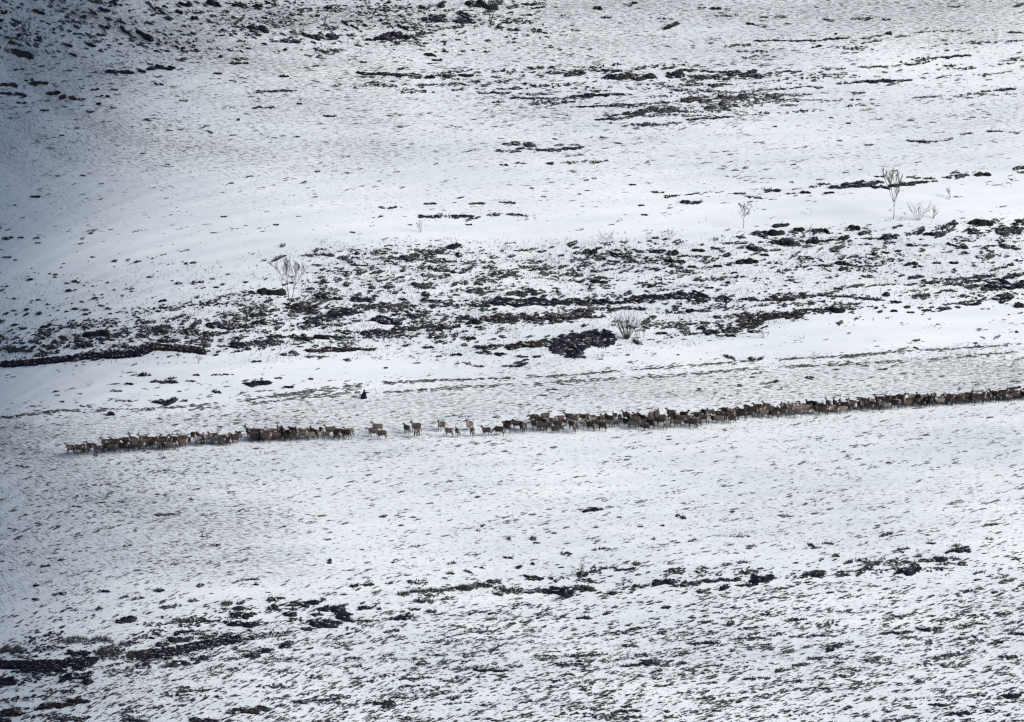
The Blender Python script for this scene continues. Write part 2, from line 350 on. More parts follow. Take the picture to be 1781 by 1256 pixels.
# ------------------------------------------------------------------ dark patches read off the photograph
# per enlargement: origin, then x,y,width,height,tilt(+ is down to the right),fill,kind   (h heather, r rock, p brown heath, g grass)
Z6 = 600 / 1781.0
PATCHES = [
((0, 0), """198,60,55,28,20,1,r;955,20,60,26,5,1,r;1108,18,65,28,15,1,r;1235,25,75,24,0,1,r;1330,30,60,16,5,1,r;540,52,55,22,15,1,r;540,140,45,22,10,1,r;650,160,70,24,35,1,r;745,180,80,34,30,1,r;1335,145,105,38,10,.9,r;1155,155,30,14,15,1,r;1005,92,34,24,10,1,r;1235,105,55,20,-35,.8,r;870,95,30,18,30,1,r;790,38,30,14,40,1,r;95,115,30,16,10,1,r;188,207,28,14,10,1,r;350,232,38,20,20,1,r;470,232,50,18,15,1,r;115,278,100,46,15,1,r;60,220,30,20,0,1,r;105,178,24,22,0,1,r;930,245,60,18,5,1,r;400,175,50,16,0,.5,r;520,262,24,12,15,1,r;375,280,35,14,15,1,r;925,60,34,20,25,1,r;430,88,26,14,20,1,r;480,62,36,16,30,1,r;345,85,20,14,10,1,r;20,65,30,16,0,1,r;10,105,26,24,0,1,r;68,130,24,14,30,1,r;250,120,24,12,10,1,r;555,95,30,14,20,.8,r;585,15,40,22,20,.9,r;460,180,40,14,30,.7,r;1165,58,28,12,10,1,r;1365,92,32,12,10,1,r;1385,14,24,16,0,1,r;1105,80,40,12,10,.7,r;1020,66,24,12,0,1,r;840,350,130,20,2,.95,h;620,372,150,18,2,.9,h;735,368,35,16,20,1,r;945,306,50,16,0,.7,h;1215,325,60,13,0,1,h;1270,325,24,14,0,1,r;1240,303,90,12,0,.8,h;1125,378,55,11,0,1,r;1468,394,60,13,0,1,r;1425,470,210,11,-2,.9,h;1740,440,60,12,-10,.9,h;820,433,55,13,10,.8,r;945,518,50,8,0,1,h;200,428,110,24,0,.9,r;45,437,90,22,0,.95,r;30,482,60,20,5,1,r;105,487,50,22,5,1,r;275,478,62,24,-5,1,r;350,502,100,22,5,.6,r;150,415,60,12,-5,.8,r;215,340,30,12,0,.8,r;510,535,20,15,0,1,r;490,460,44,12,0,.8,r;540,495,60,14,0,.8,r;590,462,40,12,0,.7,r;420,510,40,12,0,.7,r;110,530,60,14,0,.6,r;230,568,40,9,0,.9,h;95,360,60,9,0,.8,h;760,620,50,9,8,.9,h;470,577,30,8,0,1,h;180,1015,60,13,0,1,r;430,905,28,9,15,1,r;1290,910,45,9,-10,1,r;865,848,30,7,0,1,r;740,792,36,7,0,1,r;318,698,24,9,0,1,r;1365,555,130,10,0,.8,h;1500,205,90,32,0,.7,h;1680,190,120,34,5,.8,h;1590,185,60,24,20,.8,r;1480,258,22,20,0,1,r;1700,265,80,44,0,.5,h;1630,340,30,11,0,1,r;1710,598,60,8,0,1,h;1420,213,40,11,0,.8,r;1255,213,60,12,0,.7,h;1640,885,26,11,0,1,r;1570,940,22,9,-20,1,r;1425,1160,28,9,0,1,r;1155,1118,32,9,0,1,r;1700,38,30,18,0,1,r;1640,80,22,15,0,1,r;1440,60,16,10,0,1,r;1545,535,26,12,0,1,r;1620,290,90,20,0,.5,h;1235,615,16,18,0,.8,r;1080,680,36,10,20,.8,h;1145,290,20,24,0,.7,r;140,1225,..;"""),
((590, 0), """430,40,30,18,0,1,r;540,22,45,34,0,.9,r;490,95,130,44,0,.95,h;640,108,120,22,3,.95,h;760,25,90,40,15,.85,r;700,20,70,30,10,.85,r;640,75,70,30,20,.6,h;865,117,70,13,0,.95,r;900,153,60,18,5,.9,r;1020,153,60,15,0,.8,r;965,183,40,7,5,1,r;265,190,150,34,0,.95,h;290,175,60,24,0,1,h;345,190,30,26,0,1,r;395,183,70,11,0,.9,h;150,203,30,15,0,1,r;330,140,60,22,20,.8,r;80,140,45,14,25,.9,r;30,118,35,18,30,.9,r;265,12,36,24,0,.8,r;160,92,24,12,-20,1,r;60,180,40,16,0,.6,r;20,45,36,12,10,.8,r;985,22,60,18,0,.8,r;910,36,30,10,0,.8,r;1335,42,40,22,0,.8,r;1525,15,24,18,0,1,r;1715,130,65,28,-15,1,r;1665,95,50,11,0,.8,r;1380,88,60,20,0,.4,h;1490,25,60,12,10,.6,h;470,282,75,18,5,1,r;505,310,60,13,0,1,r;470,328,30,8,0,1,r;335,355,50,12,-10,.8,h;125,320,30,13,0,.8,r;260,383,330,15,2,1,h;470,395,40,19,0,1,r;560,397,80,18,-15,.8,h;650,390,80,16,0,.9,h;440,437,80,9,0,.9,h;610,432,100,9,0,.9,h;700,422,50,12,0,.9,h;620,460,80,8,-3,.6,h;750,437,60,8,-4,.8,h;345,462,30,7,0,.8,h;1180,375,220,36,3,.55,h;1380,365,150,12,0,1,h;1230,372,60,24,0,.9,h;1120,378,80,12,0,.8,h;1510,395,260,36,2,.85,p;1420,402,110,24,0,.9,h;1740,388,90,44,0,.85,h;1700,350,70,20,-8,.9,r;1040,350,160,12,0,.5,h;800,480,200,8,0,.9,h;880,457,130,8,0,.9,h;1000,507,250,9,0,.9,h;1350,490,290,13,-2,.95,h;1250,503,150,12,0,.9,h;1020,484,200,6,0,.8,h;1330,468,160,8,0,.6,h;1100,532,250,11,-3,.6,h;1360,547,330,8,-2,.85,h;1580,535,300,7,-3,.7,h;1090,545,60,8,-20,.8,h;1600,575,260,26,-6,.75,h;1560,580,100,24,-15,.8,h;1500,600,60,18,-20,.8,h;1560,645,180,16,-3,.65,h;1420,612,220,9,-3,.8,h;1690,640,160,13,-5,.6,h;820,527,60,9,0,.9,h;940,745,200,22,5,.5,h;900,742,60,20,0,.8,h;1000,770,170,9,3,.9,h;1150,770,230,16,-5,.95,h;870,780,140,13,0,.7,h;1180,748,140,8,0,.6,h;850,850,45,11,0,.9,r;940,845,80,12,5,.6,h;1090,845,30,15,0,.8,h;1240,835,200,10,-3,.6,h;1340,835,100,8,-8,.8,h;1330,710,150,8,0,.4,h;1220,800,100,8,-4,.5,h;275,1072,55,12,-10,1,r;215,1070,30,7,0,.8,h;470,1052,65,8,0,1,h;715,1050,80,11,0,.75,h;870,1045,90,10,0,.75,h;560,1118,270,17,0,.75,h;800,1108,70,12,-5,.8,h;920,1110,120,13,5,.7,h;690,1128,80,10,-10,.8,h;670,1160,35,9,0,1,r;365,1160,20,9,0,1,r;220,1115,20,8,0,.8,h;1515,952,30,11,0,1,r;1315,920,20,8,0,1,r;1725,1012,80,9,-5,.9,h;1560,1060,28,11,0,1,r;1575,1108,34,11,0,.9,r;1640,993,80,7,5,.7,h;995,972,20,8,0,1,r;1240,1002,14,8,0,1,r;1055,1014,26,7,0,1,r;500,845,24,7,-20,.9,r;40,892,18,9,0,1,r;1295,253,24,8,-8,1,r;1300,365,20,8,0,1,r;30,805,60,10,0,.4,h"""),
((1181, 0), """190,42,55,17,0,1,r;120,40,46,10,0,.8,r;240,80,130,8,0,.8,h;440,88,45,11,0,1,r;525,87,60,12,3,.8,h;780,103,60,12,0,.8,h;950,95,120,18,3,.6,h;1075,100,50,18,0,.4,h;1415,35,60,11,0,.7,h;1760,25,50,18,-20,.6,h;370,123,40,13,5,1,r;405,130,20,9,0,1,r;458,138,45,7,0,1,r;560,210,370,7,0,.85,h;810,200,150,9,-4,.9,h;1000,190,120,9,-10,.9,h;1083,170,28,20,0,1,r;690,212,30,11,0,1,r;705,242,55,9,-12,1,r;810,173,14,10,0,1,r;1000,215,120,8,-10,.7,h;1160,187,80,9,0,.7,h;1280,165,150,9,-5,.5,h;1430,160,180,12,-3,.45,h;1740,168,90,11,3,.9,h;1405,293,210,8,-4,.95,h;1190,332,70,12,3,.8,h;1020,345,200,10,-1,.7,h;800,355,130,9,0,.65,h;580,370,120,10,0,.8,h;490,377,80,9,0,.8,h;340,383,170,30,3,.85,h;160,400,240,26,5,.55,p;40,362,110,12,0,.9,h;200,372,140,12,3,.9,h;150,437,300,16,0,.65,h;60,415,120,14,0,.6,h;180,505,360,36,-3,.55,p;90,520,180,14,-3,.8,h;60,575,130,12,0,.6,h;200,545,200,40,0,.4,h;430,495,300,26,-3,.5,h;560,455,300,10,-4,.55,h;720,450,60,8,0,.7,h;880,427,150,9,-4,.8,h;1060,418,270,14,-1,.95,h;930,478,80,7,0,1,h;620,490,110,7,-6,.9,h;340,300,26,8,0,1,r;150,610,230,9,-3,.95,h;570,543,120,7,0,.7,h;1290,500,190,7,-3,.8,h;1620,467,130,7,-4,.7,h;1690,463,110,12,-7,.9,h;1550,480,120,12,-5,.4,h;785,608,40,7,0,1,r;495,652,18,8,0,1,r;875,637,22,8,0,.9,r;830,726,24,8,0,.8,r;1225,728,110,10,3,.95,h;1300,732,80,11,0,.8,h;1380,722,70,9,-10,.8,h;1480,690,60,8,-10,.8,h;1630,677,80,8,0,1,h;1740,685,80,12,0,.5,h;990,748,70,8,0,.7,h;980,567,90,10,-5,.3,h;232,857,25,8,0,1,r;293,878,40,5,0,1,r;345,867,28,8,0,1,r;590,850,28,8,-10,1,r;1235,837,40,6,-15,1,r;862,890,36,6,0,1,r;935,875,20,6,0,.9,r;345,933,25,6,0,1,r;580,940,22,6,0,.9,r;250,910,16,7,0,.8,r;90,1000,170,12,-5,.5,h;75,1045,110,14,-5,.75,h;35,1040,40,18,0,.9,r;320,998,50,9,0,.9,h;385,1018,95,11,5,.65,h;485,980,90,17,3,.85,h;580,1000,50,7,0,.9,h;655,992,50,17,0,1,r;700,965,60,10,-5,.7,h;775,995,60,13,0,.95,r;740,950,70,7,0,.8,h;830,965,100,18,-3,.75,h;950,950,200,30,-3,.75,h;1040,965,90,18,0,.9,h;1150,955,130,20,-2,.85,h;1230,943,130,14,-2,.85,h;1280,920,110,8,0,.8,h;1200,915,60,10,0,.7,h;1040,910,60,8,0,.9,h;1320,935,30,11,0,1,r;1365,915,18,8,0,.9,r;1440,905,110,20,-5,.55,h;1430,890,50,10,0,.7,h;1570,898,85,22,0,1,r;1720,925,50,8,8,1,r;1755,868,70,15,-5,.95,h;1765,890,50,12,0,.95,h;525,1160,50,22,0,.9,h;617,1182,48,30,0,.95,r;425,1207,80,32,0,.9,h;505,1202,70,32,0,.95,r;300,1225,65,22,0,.6,h;745,1192,60,26,15,.95,r;700,1185,34,20,0,.5,h;905,1178,55,44,0,.95,r;980,1198,24,36,0,.5,g;1100,1222,80,22,0,.8,h;1415,1155,44,44,-30,.8,h;1560,1150,120,46,10,1,r;1530,1195,70,36,0,.8,h;1640,1140,50,30,0,.6,h;1710,1190,150,60,0,.75,h;1760,1150,50,40,0,.8,h;1345,1200,60,56,-20,.65,h;1250,1185,40,28,-25,.9,h;1290,1207,50,20,0,.95,r;1130,1170,60,30,-20,.4,h;190,1235,30,20,0,.6,g"""),
((1181, 280), """555,422,170,32,0,.75,h;550,420,60,30,0,1,r;690,412,60,34,0,1,r;800,407,150,10,-6,.9,h;845,402,50,17,0,1,r;390,450,75,32,10,.95,r;205,458,70,14,20,.8,p;100,460,65,22,0,.95,r;85,493,170,12,0,.75,h;340,515,75,34,0,1,r;385,520,40,24,0,1,r;200,542,40,19,0,1,r;65,545,35,14,0,1,r;15,520,30,16,0,1,r;285,577,28,11,0,1,r;440,485,40,17,0,.95,r;260,535,22,14,0,1,r;190,505,40,18,-15,.7,p;600,485,70,14,-30,.7,p;675,502,38,15,0,1,r;845,528,60,28,10,1,r;850,554,40,22,0,.95,r;810,465,55,13,0,.9,h;850,432,120,22,-15,.4,p;895,495,60,12,-10,.9,h;985,480,60,11,0,1,r;940,497,26,9,0,1,r;1068,472,48,12,5,1,r;1085,422,65,13,-10,.9,h;1000,400,130,9,0,.9,h;1190,433,28,19,0,.8,h;1410,433,60,14,15,1,r;1462,445,50,20,0,.9,r;1610,437,40,12,0,1,r;1710,445,110,22,5,.65,h;1590,495,60,22,-20,.6,h;1200,530,60,20,-10,.9,r;1230,545,50,13,0,.95,r;1180,537,40,8,0,.9,h;1330,525,45,12,0,1,r;1420,525,45,17,0,1,r;1525,540,16,12,0,1,r;1650,555,90,13,-12,.9,h;1710,535,30,15,0,1,r;1755,515,40,11,0,.9,r;1740,590,120,20,-12,.9,h;1230,597,70,20,0,.65,h;970,595,50,19,0,.8,h;1000,568,60,8,10,.6,h;735,537,36,13,0,.9,r;765,560,60,10,25,.7,h;525,572,40,10,15,.8,h;1320,628,60,14,0,.95,r;1500,605,200,9,-3,.8,p;1250,632,200,9,-5,.7,p;1050,640,150,9,-4,.6,p;610,625,50,7,0,.8,h;160,655,40,11,0,.9,r;205,662,40,8,0,.9,r;820,658,40,14,0,.9,r;700,690,200,18,-5,.6,p;860,660,200,14,-12,.5,p;920,645,60,18,-5,.6,p;530,710,160,22,0,.95,p;620,705,80,14,0,.9,p;360,712,80,14,0,.95,h;70,700,150,44,8,.9,h;220,710,90,32,5,.8,h;900,705,300,11,4,.8,h;1000,715,120,10,4,.9,h;1120,728,70,15,3,1,r;1250,700,100,28,0,.4,g;1260,690,60,14,-10,.7,h;1670,643,150,38,0,1,h;1755,640,60,30,0,1,h;1500,650,60,28,0,.4,g;1390,670,80,13,0,.8,h;1600,665,70,12,0,.9,h;1690,698,80,30,0,.9,h;1640,710,50,14,0,.9,h;1760,742,44,34,0,1,r;1510,738,100,14,-3,.95,h;1370,760,80,13,0,.9,h;1280,770,60,13,-5,1,r;1195,780,36,11,0,1,r;1110,774,30,14,0,1,r;1015,760,16,9,0,1,r;1440,735,150,10,-5,.6,h;1550,720,160,10,-4,.7,h;60,772,40,24,0,1,r;120,775,80,10,0,.9,h;690,768,200,14,-2,.95,h;815,767,70,32,8,1,r;890,765,45,11,0,.95,r;900,785,14,10,0,1,r;440,805,240,34,-8,.85,p;300,795,110,16,-5,.8,p;590,797,110,30,-8,.9,p;330,855,220,44,-12,.85,p;380,815,150,44,0,.85,p;200,805,40,16,0,.9,h;100,840,180,11,-3,.8,h;115,863,40,20,0,.9,r;40,862,30,11,0,.9,r;160,885,90,32,0,.9,h;240,900,110,12,0,.9,h;50,890,90,9,0,.8,h;390,880,70,13,3,.95,h;440,858,40,11,-20,.95,r;1225,925,32,11,0,1,r;1225,965,24,13,20,1,r;1155,970,60,13,-15,.7,h;1540,955,30,9,0,.9,r;1570,912,30,8,20,1,r;1750,880,24,17,0,.8,r;1640,912,40,10,-20,.7,h;265,1015,50,20,20,.8,h;240,1005,18,14,0,.9,r;380,1022,30,20,0,.8,h;420,1020,34,14,-30,.8,h;675,1118,50,14,0,.9,h;490,1140,60,12,-10,.9,h;100,1180,26,14,0,.7,h;1735,1172,60,18,-12,1,r;310,1160,60,9,0,.5,h;820,1075,40,9,0,.6,h;1050,1075,40,9,0,.6,h"""),
((0, 400), """1405,320,160,34,3,1,r;1290,320,80,7,0,.9,r;497,535,150,38,-5,1,r;235,495,50,19,-15,.9,r;605,475,50,9,0,.9,r;840,365,35,17,-10,1,r;440,435,25,12,0,.9,r;420,410,80,18,0,.5,h;470,425,20,14,0,.8,r;755,470,100,30,0,.45,h;840,510,110,36,0,.65,h;380,490,40,36,0,.4,g;1015,480,50,36,-30,.8,h;1115,492,70,36,0,.95,h;1080,540,60,44,0,.75,h;985,525,80,44,0,.7,h;1230,495,130,42,0,.85,h;1335,435,75,28,-5,.95,r;1340,478,60,24,0,.95,r;1245,458,80,12,0,.9,h;1440,490,60,36,0,.7,h;1665,348,60,20,5,1,r;1745,352,40,20,0,1,r;1590,320,50,10,0,.7,h;1560,395,160,22,0,.95,h;1590,420,120,36,5,.8,h;1500,420,60,18,0,.8,h;1650,460,150,50,-15,.9,h;1740,430,100,44,-10,.9,h;1560,555,110,26,5,1,p;1662,550,70,40,0,1,r;1745,553,80,14,0,.95,p;1390,580,130,36,0,.75,h;1230,595,110,30,-5,.95,h;1150,600,60,11,0,.9,h;1350,612,40,11,0,.9,r;1420,550,90,18,0,.8,h;1550,602,40,9,0,1,r;1690,620,240,22,-2,1,p;1500,640,90,22,0,.65,p;1640,655,120,12,0,.75,h;1325,678,50,15,0,1,r;1012,748,30,12,0,.9,r;1145,748,110,7,-3,.8,h;850,782,120,20,0,.75,h;890,765,50,8,0,.9,h;755,745,50,20,0,.8,h;665,793,40,13,0,.9,r;600,830,60,12,0,.8,h;980,780,50,9,0,.8,h;1120,832,40,22,0,.8,h;1320,790,140,28,0,.85,h;1360,785,50,26,0,1,h;1490,810,60,13,0,.95,r;1440,765,40,18,0,.5,h;1600,768,30,9,0,.6,h;875,885,60,36,-20,.9,h;815,887,50,20,0,.9,h;955,880,20,14,0,1,r;573,947,30,26,0,1,r;440,910,70,9,0,.7,h;320,885,20,9,0,.9,r;295,852,24,7,0,.9,r;415,845,14,8,0,1,r;640,882,90,8,0,.8,h;845,125,30,9,-15,1,r;1460,80,30,22,0,.5,g;1445,140,50,17,-20,.9,p;1590,132,60,16,0,.8,h;1630,100,25,28,-30,.6,h;1690,125,60,18,0,.65,h;1760,145,50,22,0,.75,h;480,140,20,9,0,1,r;80,155,20,9,0,1,r;35,140,50,16,0,.4,h;100,1218,40,9,0,.8,h;190,40,24,10,0,1,r;105,38,30,10,0,.9,r;40,42,50,14,0,.6,h;195,66,30,8,0,.8,r;470,16,18,10,0,1,r;425,45,40,14,-20,.5,h;120,200,..;1110,500,..;400,565,60,22,0,.8,h;450,600,60,24,0,.85,h;340,560,50,20,0,.7,h;730,545,70,26,0,.75,h;860,570,70,20,0,.85,h;620,600,90,16,0,.7,h;250,600,90,24,0,.65,h;100,620,150,30,0,.6,h;60,560,90,20,0,.5,h;180,580,80,24,0,.6,h"""),
((590, 300), """585,382,60,26,-15,.95,h;620,420,25,19,20,1,h;430,425,200,44,-10,.5,h;360,437,100,28,0,.85,h;260,458,40,13,0,.95,r;520,460,80,22,0,.7,h;590,460,40,11,0,.9,r;130,480,50,10,0,.9,r;195,515,70,12,-12,.95,p;490,500,70,13,10,.95,h;530,508,80,9,0,.95,h;595,512,25,22,0,.9,r;660,500,70,22,-20,.75,h;850,525,140,34,-8,.65,h;1030,500,110,12,-4,.95,h;720,570,40,28,0,.7,h;790,490,90,24,0,.5,h;800,440,50,12,0,.6,h;1000,395,60,9,-5,.9,h;1040,408,40,11,0,.9,h;1210,365,45,22,-20,.85,h;1295,408,65,42,0,.95,r;1455,427,110,26,10,.95,h;1350,447,60,15,0,1,r;1410,458,30,13,0,.9,r;1500,460,130,12,0,.8,h;1640,405,90,18,0,.95,h;1720,415,50,28,0,1,r;1620,455,40,12,0,1,r;1705,455,50,24,0,1,r;1765,460,40,14,0,1,r;1250,565,110,14,0,.95,r;1345,562,80,26,0,1,r;1600,582,80,13,-5,.95,r;1555,570,30,15,0,.8,r;1110,535,24,9,0,1,r;1160,485,40,11,0,.8,h;1480,505,60,11,-20,.8,h;1300,590,20,15,0,.9,r;120,655,110,28,0,.95,h;40,720,130,32,0,.95,h;430,590,90,36,0,.65,h;440,625,30,22,0,1,h;700,615,120,36,0,.55,h;940,668,390,42,1,1,h;960,622,160,34,0,.75,h;720,688,90,18,0,1,h;1230,667,250,34,0,.9,h;1400,672,150,20,0,.95,h;1530,652,130,34,-5,1,h;1690,640,220,34,-3,.95,h;900,745,260,38,0,.75,p;820,755,180,26,0,.85,p;1100,752,230,26,-3,.95,p;1260,722,90,42,-5,.95,p;1300,744,150,12,0,.95,p;1380,705,200,16,0,.6,h;1540,702,80,17,0,.9,h;1750,692,50,16,0,.8,h;230,762,110,36,8,1,h;400,745,100,16,0,.95,h;480,665,130,14,0,.95,h;690,770,60,28,0,1,r;640,750,80,26,0,.7,h;250,822,180,30,0,.9,h;560,797,140,30,-3,.85,p;420,802,180,22,-5,.85,p;610,770,80,14,0,.8,h;650,818,30,11,0,1,r;680,855,45,21,0,.95,r;720,797,40,13,0,1,r;300,690,200,28,0,.5,h;160,690,160,20,0,.6,h;150,830,70,22,0,.95,h;40,850,100,12,0,.9,p;1260,870,330,100,-8,.92,h;1330,842,170,54,-5,1,h;1170,908,180,60,5,.9,h;970,887,250,34,-5,1,p;760,900,150,26,-4,.75,p;1220,947,100,30,0,.85,h;830,935,50,22,0,1,r;750,930,60,26,0,.6,h;940,950,70,9,0,.95,h;1020,950,35,15,0,1,r;960,970,50,9,-20,.95,h;925,995,60,20,-5,.85,h;870,1000,60,11,0,.9,h;720,1000,60,9,0,.9,h;660,985,50,9,15,.9,h;605,940,60,18,-5,1,r;515,948,30,11,0,1,r;460,903,65,15,-4,1,r;90,912,220,15,0,1,p;255,893,20,8,0,1,r;1190,770,50,9,0,.95,r;915,808,14,6,0,1,r;840,842,40,7,0,.9,r;1590,765,60,17,-20,.8,h;1700,797,70,17,-5,.9,h;1760,790,50,17,0,.9,h;1665,828,65,16,0,1,r;1545,882,45,22,20,.8,h;1490,942,16,11,0,1,r;1350,963,25,8,0,1,r;1750,940,12,8,0,1,r;70,1100,80,9,0,.6,p;40,965,30,14,0,.6,h;240,1008,18,10,0,.9,r"""),
((0, 836), """315,410,34,11,-10,1,h;235,440,50,8,-5,.9,h;185,540,26,15,-10,1,h;310,583,70,14,-8,.9,h;180,612,36,11,0,1,h;530,572,50,11,0,1,h;820,567,50,14,5,.95,h;708,608,55,12,-12,1,h;995,620,45,13,-8,.95,h;640,600,50,20,-15,.5,h;1320,535,28,8,0,1,h;1300,510,60,12,0,.6,h;1030,540,30,16,-20,.9,h;515,660,30,22,0,.8,h;880,650,140,14,-5,.65,h;1240,632,40,18,0,.8,h;1170,635,60,26,0,.4,g;650,720,110,30,-8,.95,h;940,720,85,22,0,.65,h;840,705,16,18,0,.9,h;1245,692,130,34,0,.95,h;1245,737,180,30,0,.95,h;1490,692,60,28,0,.85,h;1410,612,40,20,0,.85,h;1450,607,70,12,0,.8,h;1600,632,80,28,0,.95,h;1530,637,60,28,0,.6,h;1410,660,80,28,0,.75,h;1720,657,110,30,0,.85,h;1690,737,160,42,-3,.95,h;1590,767,45,20,0,.95,h;1770,695,70,44,0,1,h;1640,690,40,18,0,.75,h;950,782,110,16,-5,.95,h;1030,792,60,13,0,.95,h;800,790,30,11,0,.9,h;930,817,140,22,0,.75,h;840,845,70,28,0,.8,h;1270,820,110,11,0,.9,h;870,890,200,46,-8,1,h;750,932,60,52,-20,.85,h;700,900,100,50,0,.5,g;450,822,280,44,0,.4,g;400,890,130,30,0,.95,h;30,950,80,44,0,1,h;440,945,120,54,-20,.95,h;30,1035,110,54,0,1,h;230,972,240,42,0,.95,h;390,1010,170,34,-8,1,h;450,1030,50,36,-10,.95,h;60,872,130,44,0,.45,g;560,880,120,70,0,.4,g;1040,922,100,36,-10,.65,h;900,950,160,26,-8,.75,h;1110,965,40,18,-20,.95,h;1330,890,150,30,-15,.9,h;1470,847,60,36,-15,.95,h;1210,920,70,12,-5,.9,h;320,1155,300,34,-8,.9,p;60,1200,140,44,-5,.85,p;660,1190,50,20,-20,.9,h;1000,1085,180,12,-3,.85,p;900,1110,150,11,-5,.75,h;1290,1185,230,34,-5,.75,p;1050,1238,150,22,0,.9,h;1620,1137,250,20,-3,.75,h;700,1238,150,20,0,.65,h;800,1170,90,9,-10,.9,h;860,175,110,8,-3,.9,h;1110,333,50,12,0,.6,h;1705,415,18,20,0,.8,h;985,95,26,9,0,.9,h;630,110,14,9,0,.9,h;660,335,50,10,-10,.5,h;370,1230,150,24,-4,.7,h;20,1240,80,24,0,.9,h;200,1215,120,12,-5,.7,h"""),
((590, 836), """1315,150,95,15,-6,.95,h;235,183,36,11,-10,.9,h;720,257,20,10,0,1,h;740,232,24,9,-10,1,h;995,175,40,8,-5,.9,h;400,340,40,8,-8,.95,h;1110,270,24,8,0,1,h;1170,378,60,20,0,.65,h;1340,355,70,12,-10,.65,h;1320,240,30,9,-10,.8,h;875,300,20,22,0,.8,g;1000,300,40,18,0,.6,g;1625,300,20,13,0,1,h;1440,190,24,8,0,.8,h;1555,236,24,12,0,.6,h;1675,232,18,8,0,.9,h;1760,185,40,20,20,.6,h;320,232,24,8,0,.8,h;585,425,30,13,-10,1,h;280,420,14,8,0,1,h;870,398,55,9,5,.9,h;740,450,24,11,20,.9,h;570,478,40,11,0,.9,h;670,470,50,18,20,.5,h;930,445,24,13,-15,.9,h;1000,430,20,16,30,.9,h;1005,500,90,20,12,.95,h;1255,482,60,36,0,.4,g;1540,430,40,18,0,.55,h;1480,458,110,13,-3,.85,h;1395,450,100,13,-5,.65,h;75,543,50,15,-10,.95,h;150,538,70,12,0,.9,h;260,530,40,18,0,.65,h;380,525,70,26,0,.5,h;800,520,50,18,0,.85,h;620,560,120,20,0,.75,h;460,570,200,22,-3,.4,g;330,585,60,26,0,.4,g;440,622,120,20,0,.5,g;700,547,200,26,-5,.4,g;890,570,120,26,0,.4,g;820,582,60,20,0,.65,h;1000,577,100,11,0,.75,h;1120,567,140,44,0,1,h;1175,592,70,30,-15,1,h;1280,560,60,30,0,.65,h;1240,555,40,26,0,.6,h;1410,580,70,12,-8,.95,h;1545,547,100,26,-5,.55,h;1670,522,120,26,-4,.9,h;1750,470,50,18,0,.65,h;1760,542,50,17,0,.65,h;560,608,60,11,-8,.9,h;15,685,60,54,15,1,h;10,650,30,18,0,1,h;130,657,70,20,0,.95,h;205,662,24,11,0,1,h;345,702,90,30,-15,.95,h;385,665,60,12,0,.95,h;480,675,60,18,0,.65,h;110,725,200,13,0,.75,h;680,688,20,11,0,1,h;790,715,60,11,0,.5,h;1260,708,80,14,-5,.95,h;1390,683,50,11,-15,.95,h;1060,672,50,9,-30,.9,h;1680,655,40,14,0,.9,h;890,740,40,12,-15,.95,h;1530,765,50,13,0,.8,h;1500,850,80,20,0,.65,h;800,870,70,13,-30,.9,h;1290,902,200,11,-4,.85,h;1200,905,100,17,0,.65,h;1060,905,120,10,0,.9,h;1180,950,130,20,0,.65,h;420,940,100,34,10,.5,h;530,935,50,11,-15,.95,h;780,980,190,12,0,.95,p;910,960,80,12,-5,.95,h;640,970,160,9,-3,.7,h;1500,955,120,13,-3,.85,h;1590,942,90,32,0,.95,h;1275,978,40,14,0,.95,h;1180,1000,60,11,0,.9,h;1640,1022,50,12,0,.95,h;850,1012,36,13,0,1,h;400,1020,180,11,-4,.85,h;130,1040,140,14,-5,.5,h;320,1120,80,14,3,.95,h;210,1145,150,20,-3,.75,p;250,1170,60,11,0,.9,h;600,1150,150,10,-4,.6,h;1480,1190,130,13,-4,.95,h;1690,1222,24,13,0,1,h;1690,1192,24,13,0,1,h;540,1100,30,13,0,.9,h;350,1230,100,17,0,.75,h;500,900,120,9,-2,.8,h;250,900,60,24,-10,.5,h;80,915,70,9,0,.9,h;270,778,80,14,-10,.8,h;1480,1165,60,9,0,.9,h;1370,1155,120,8,-8,.6,h;1760,745,30,12,0,.9,h;1670,780,40,14,-5,.8,h"""),
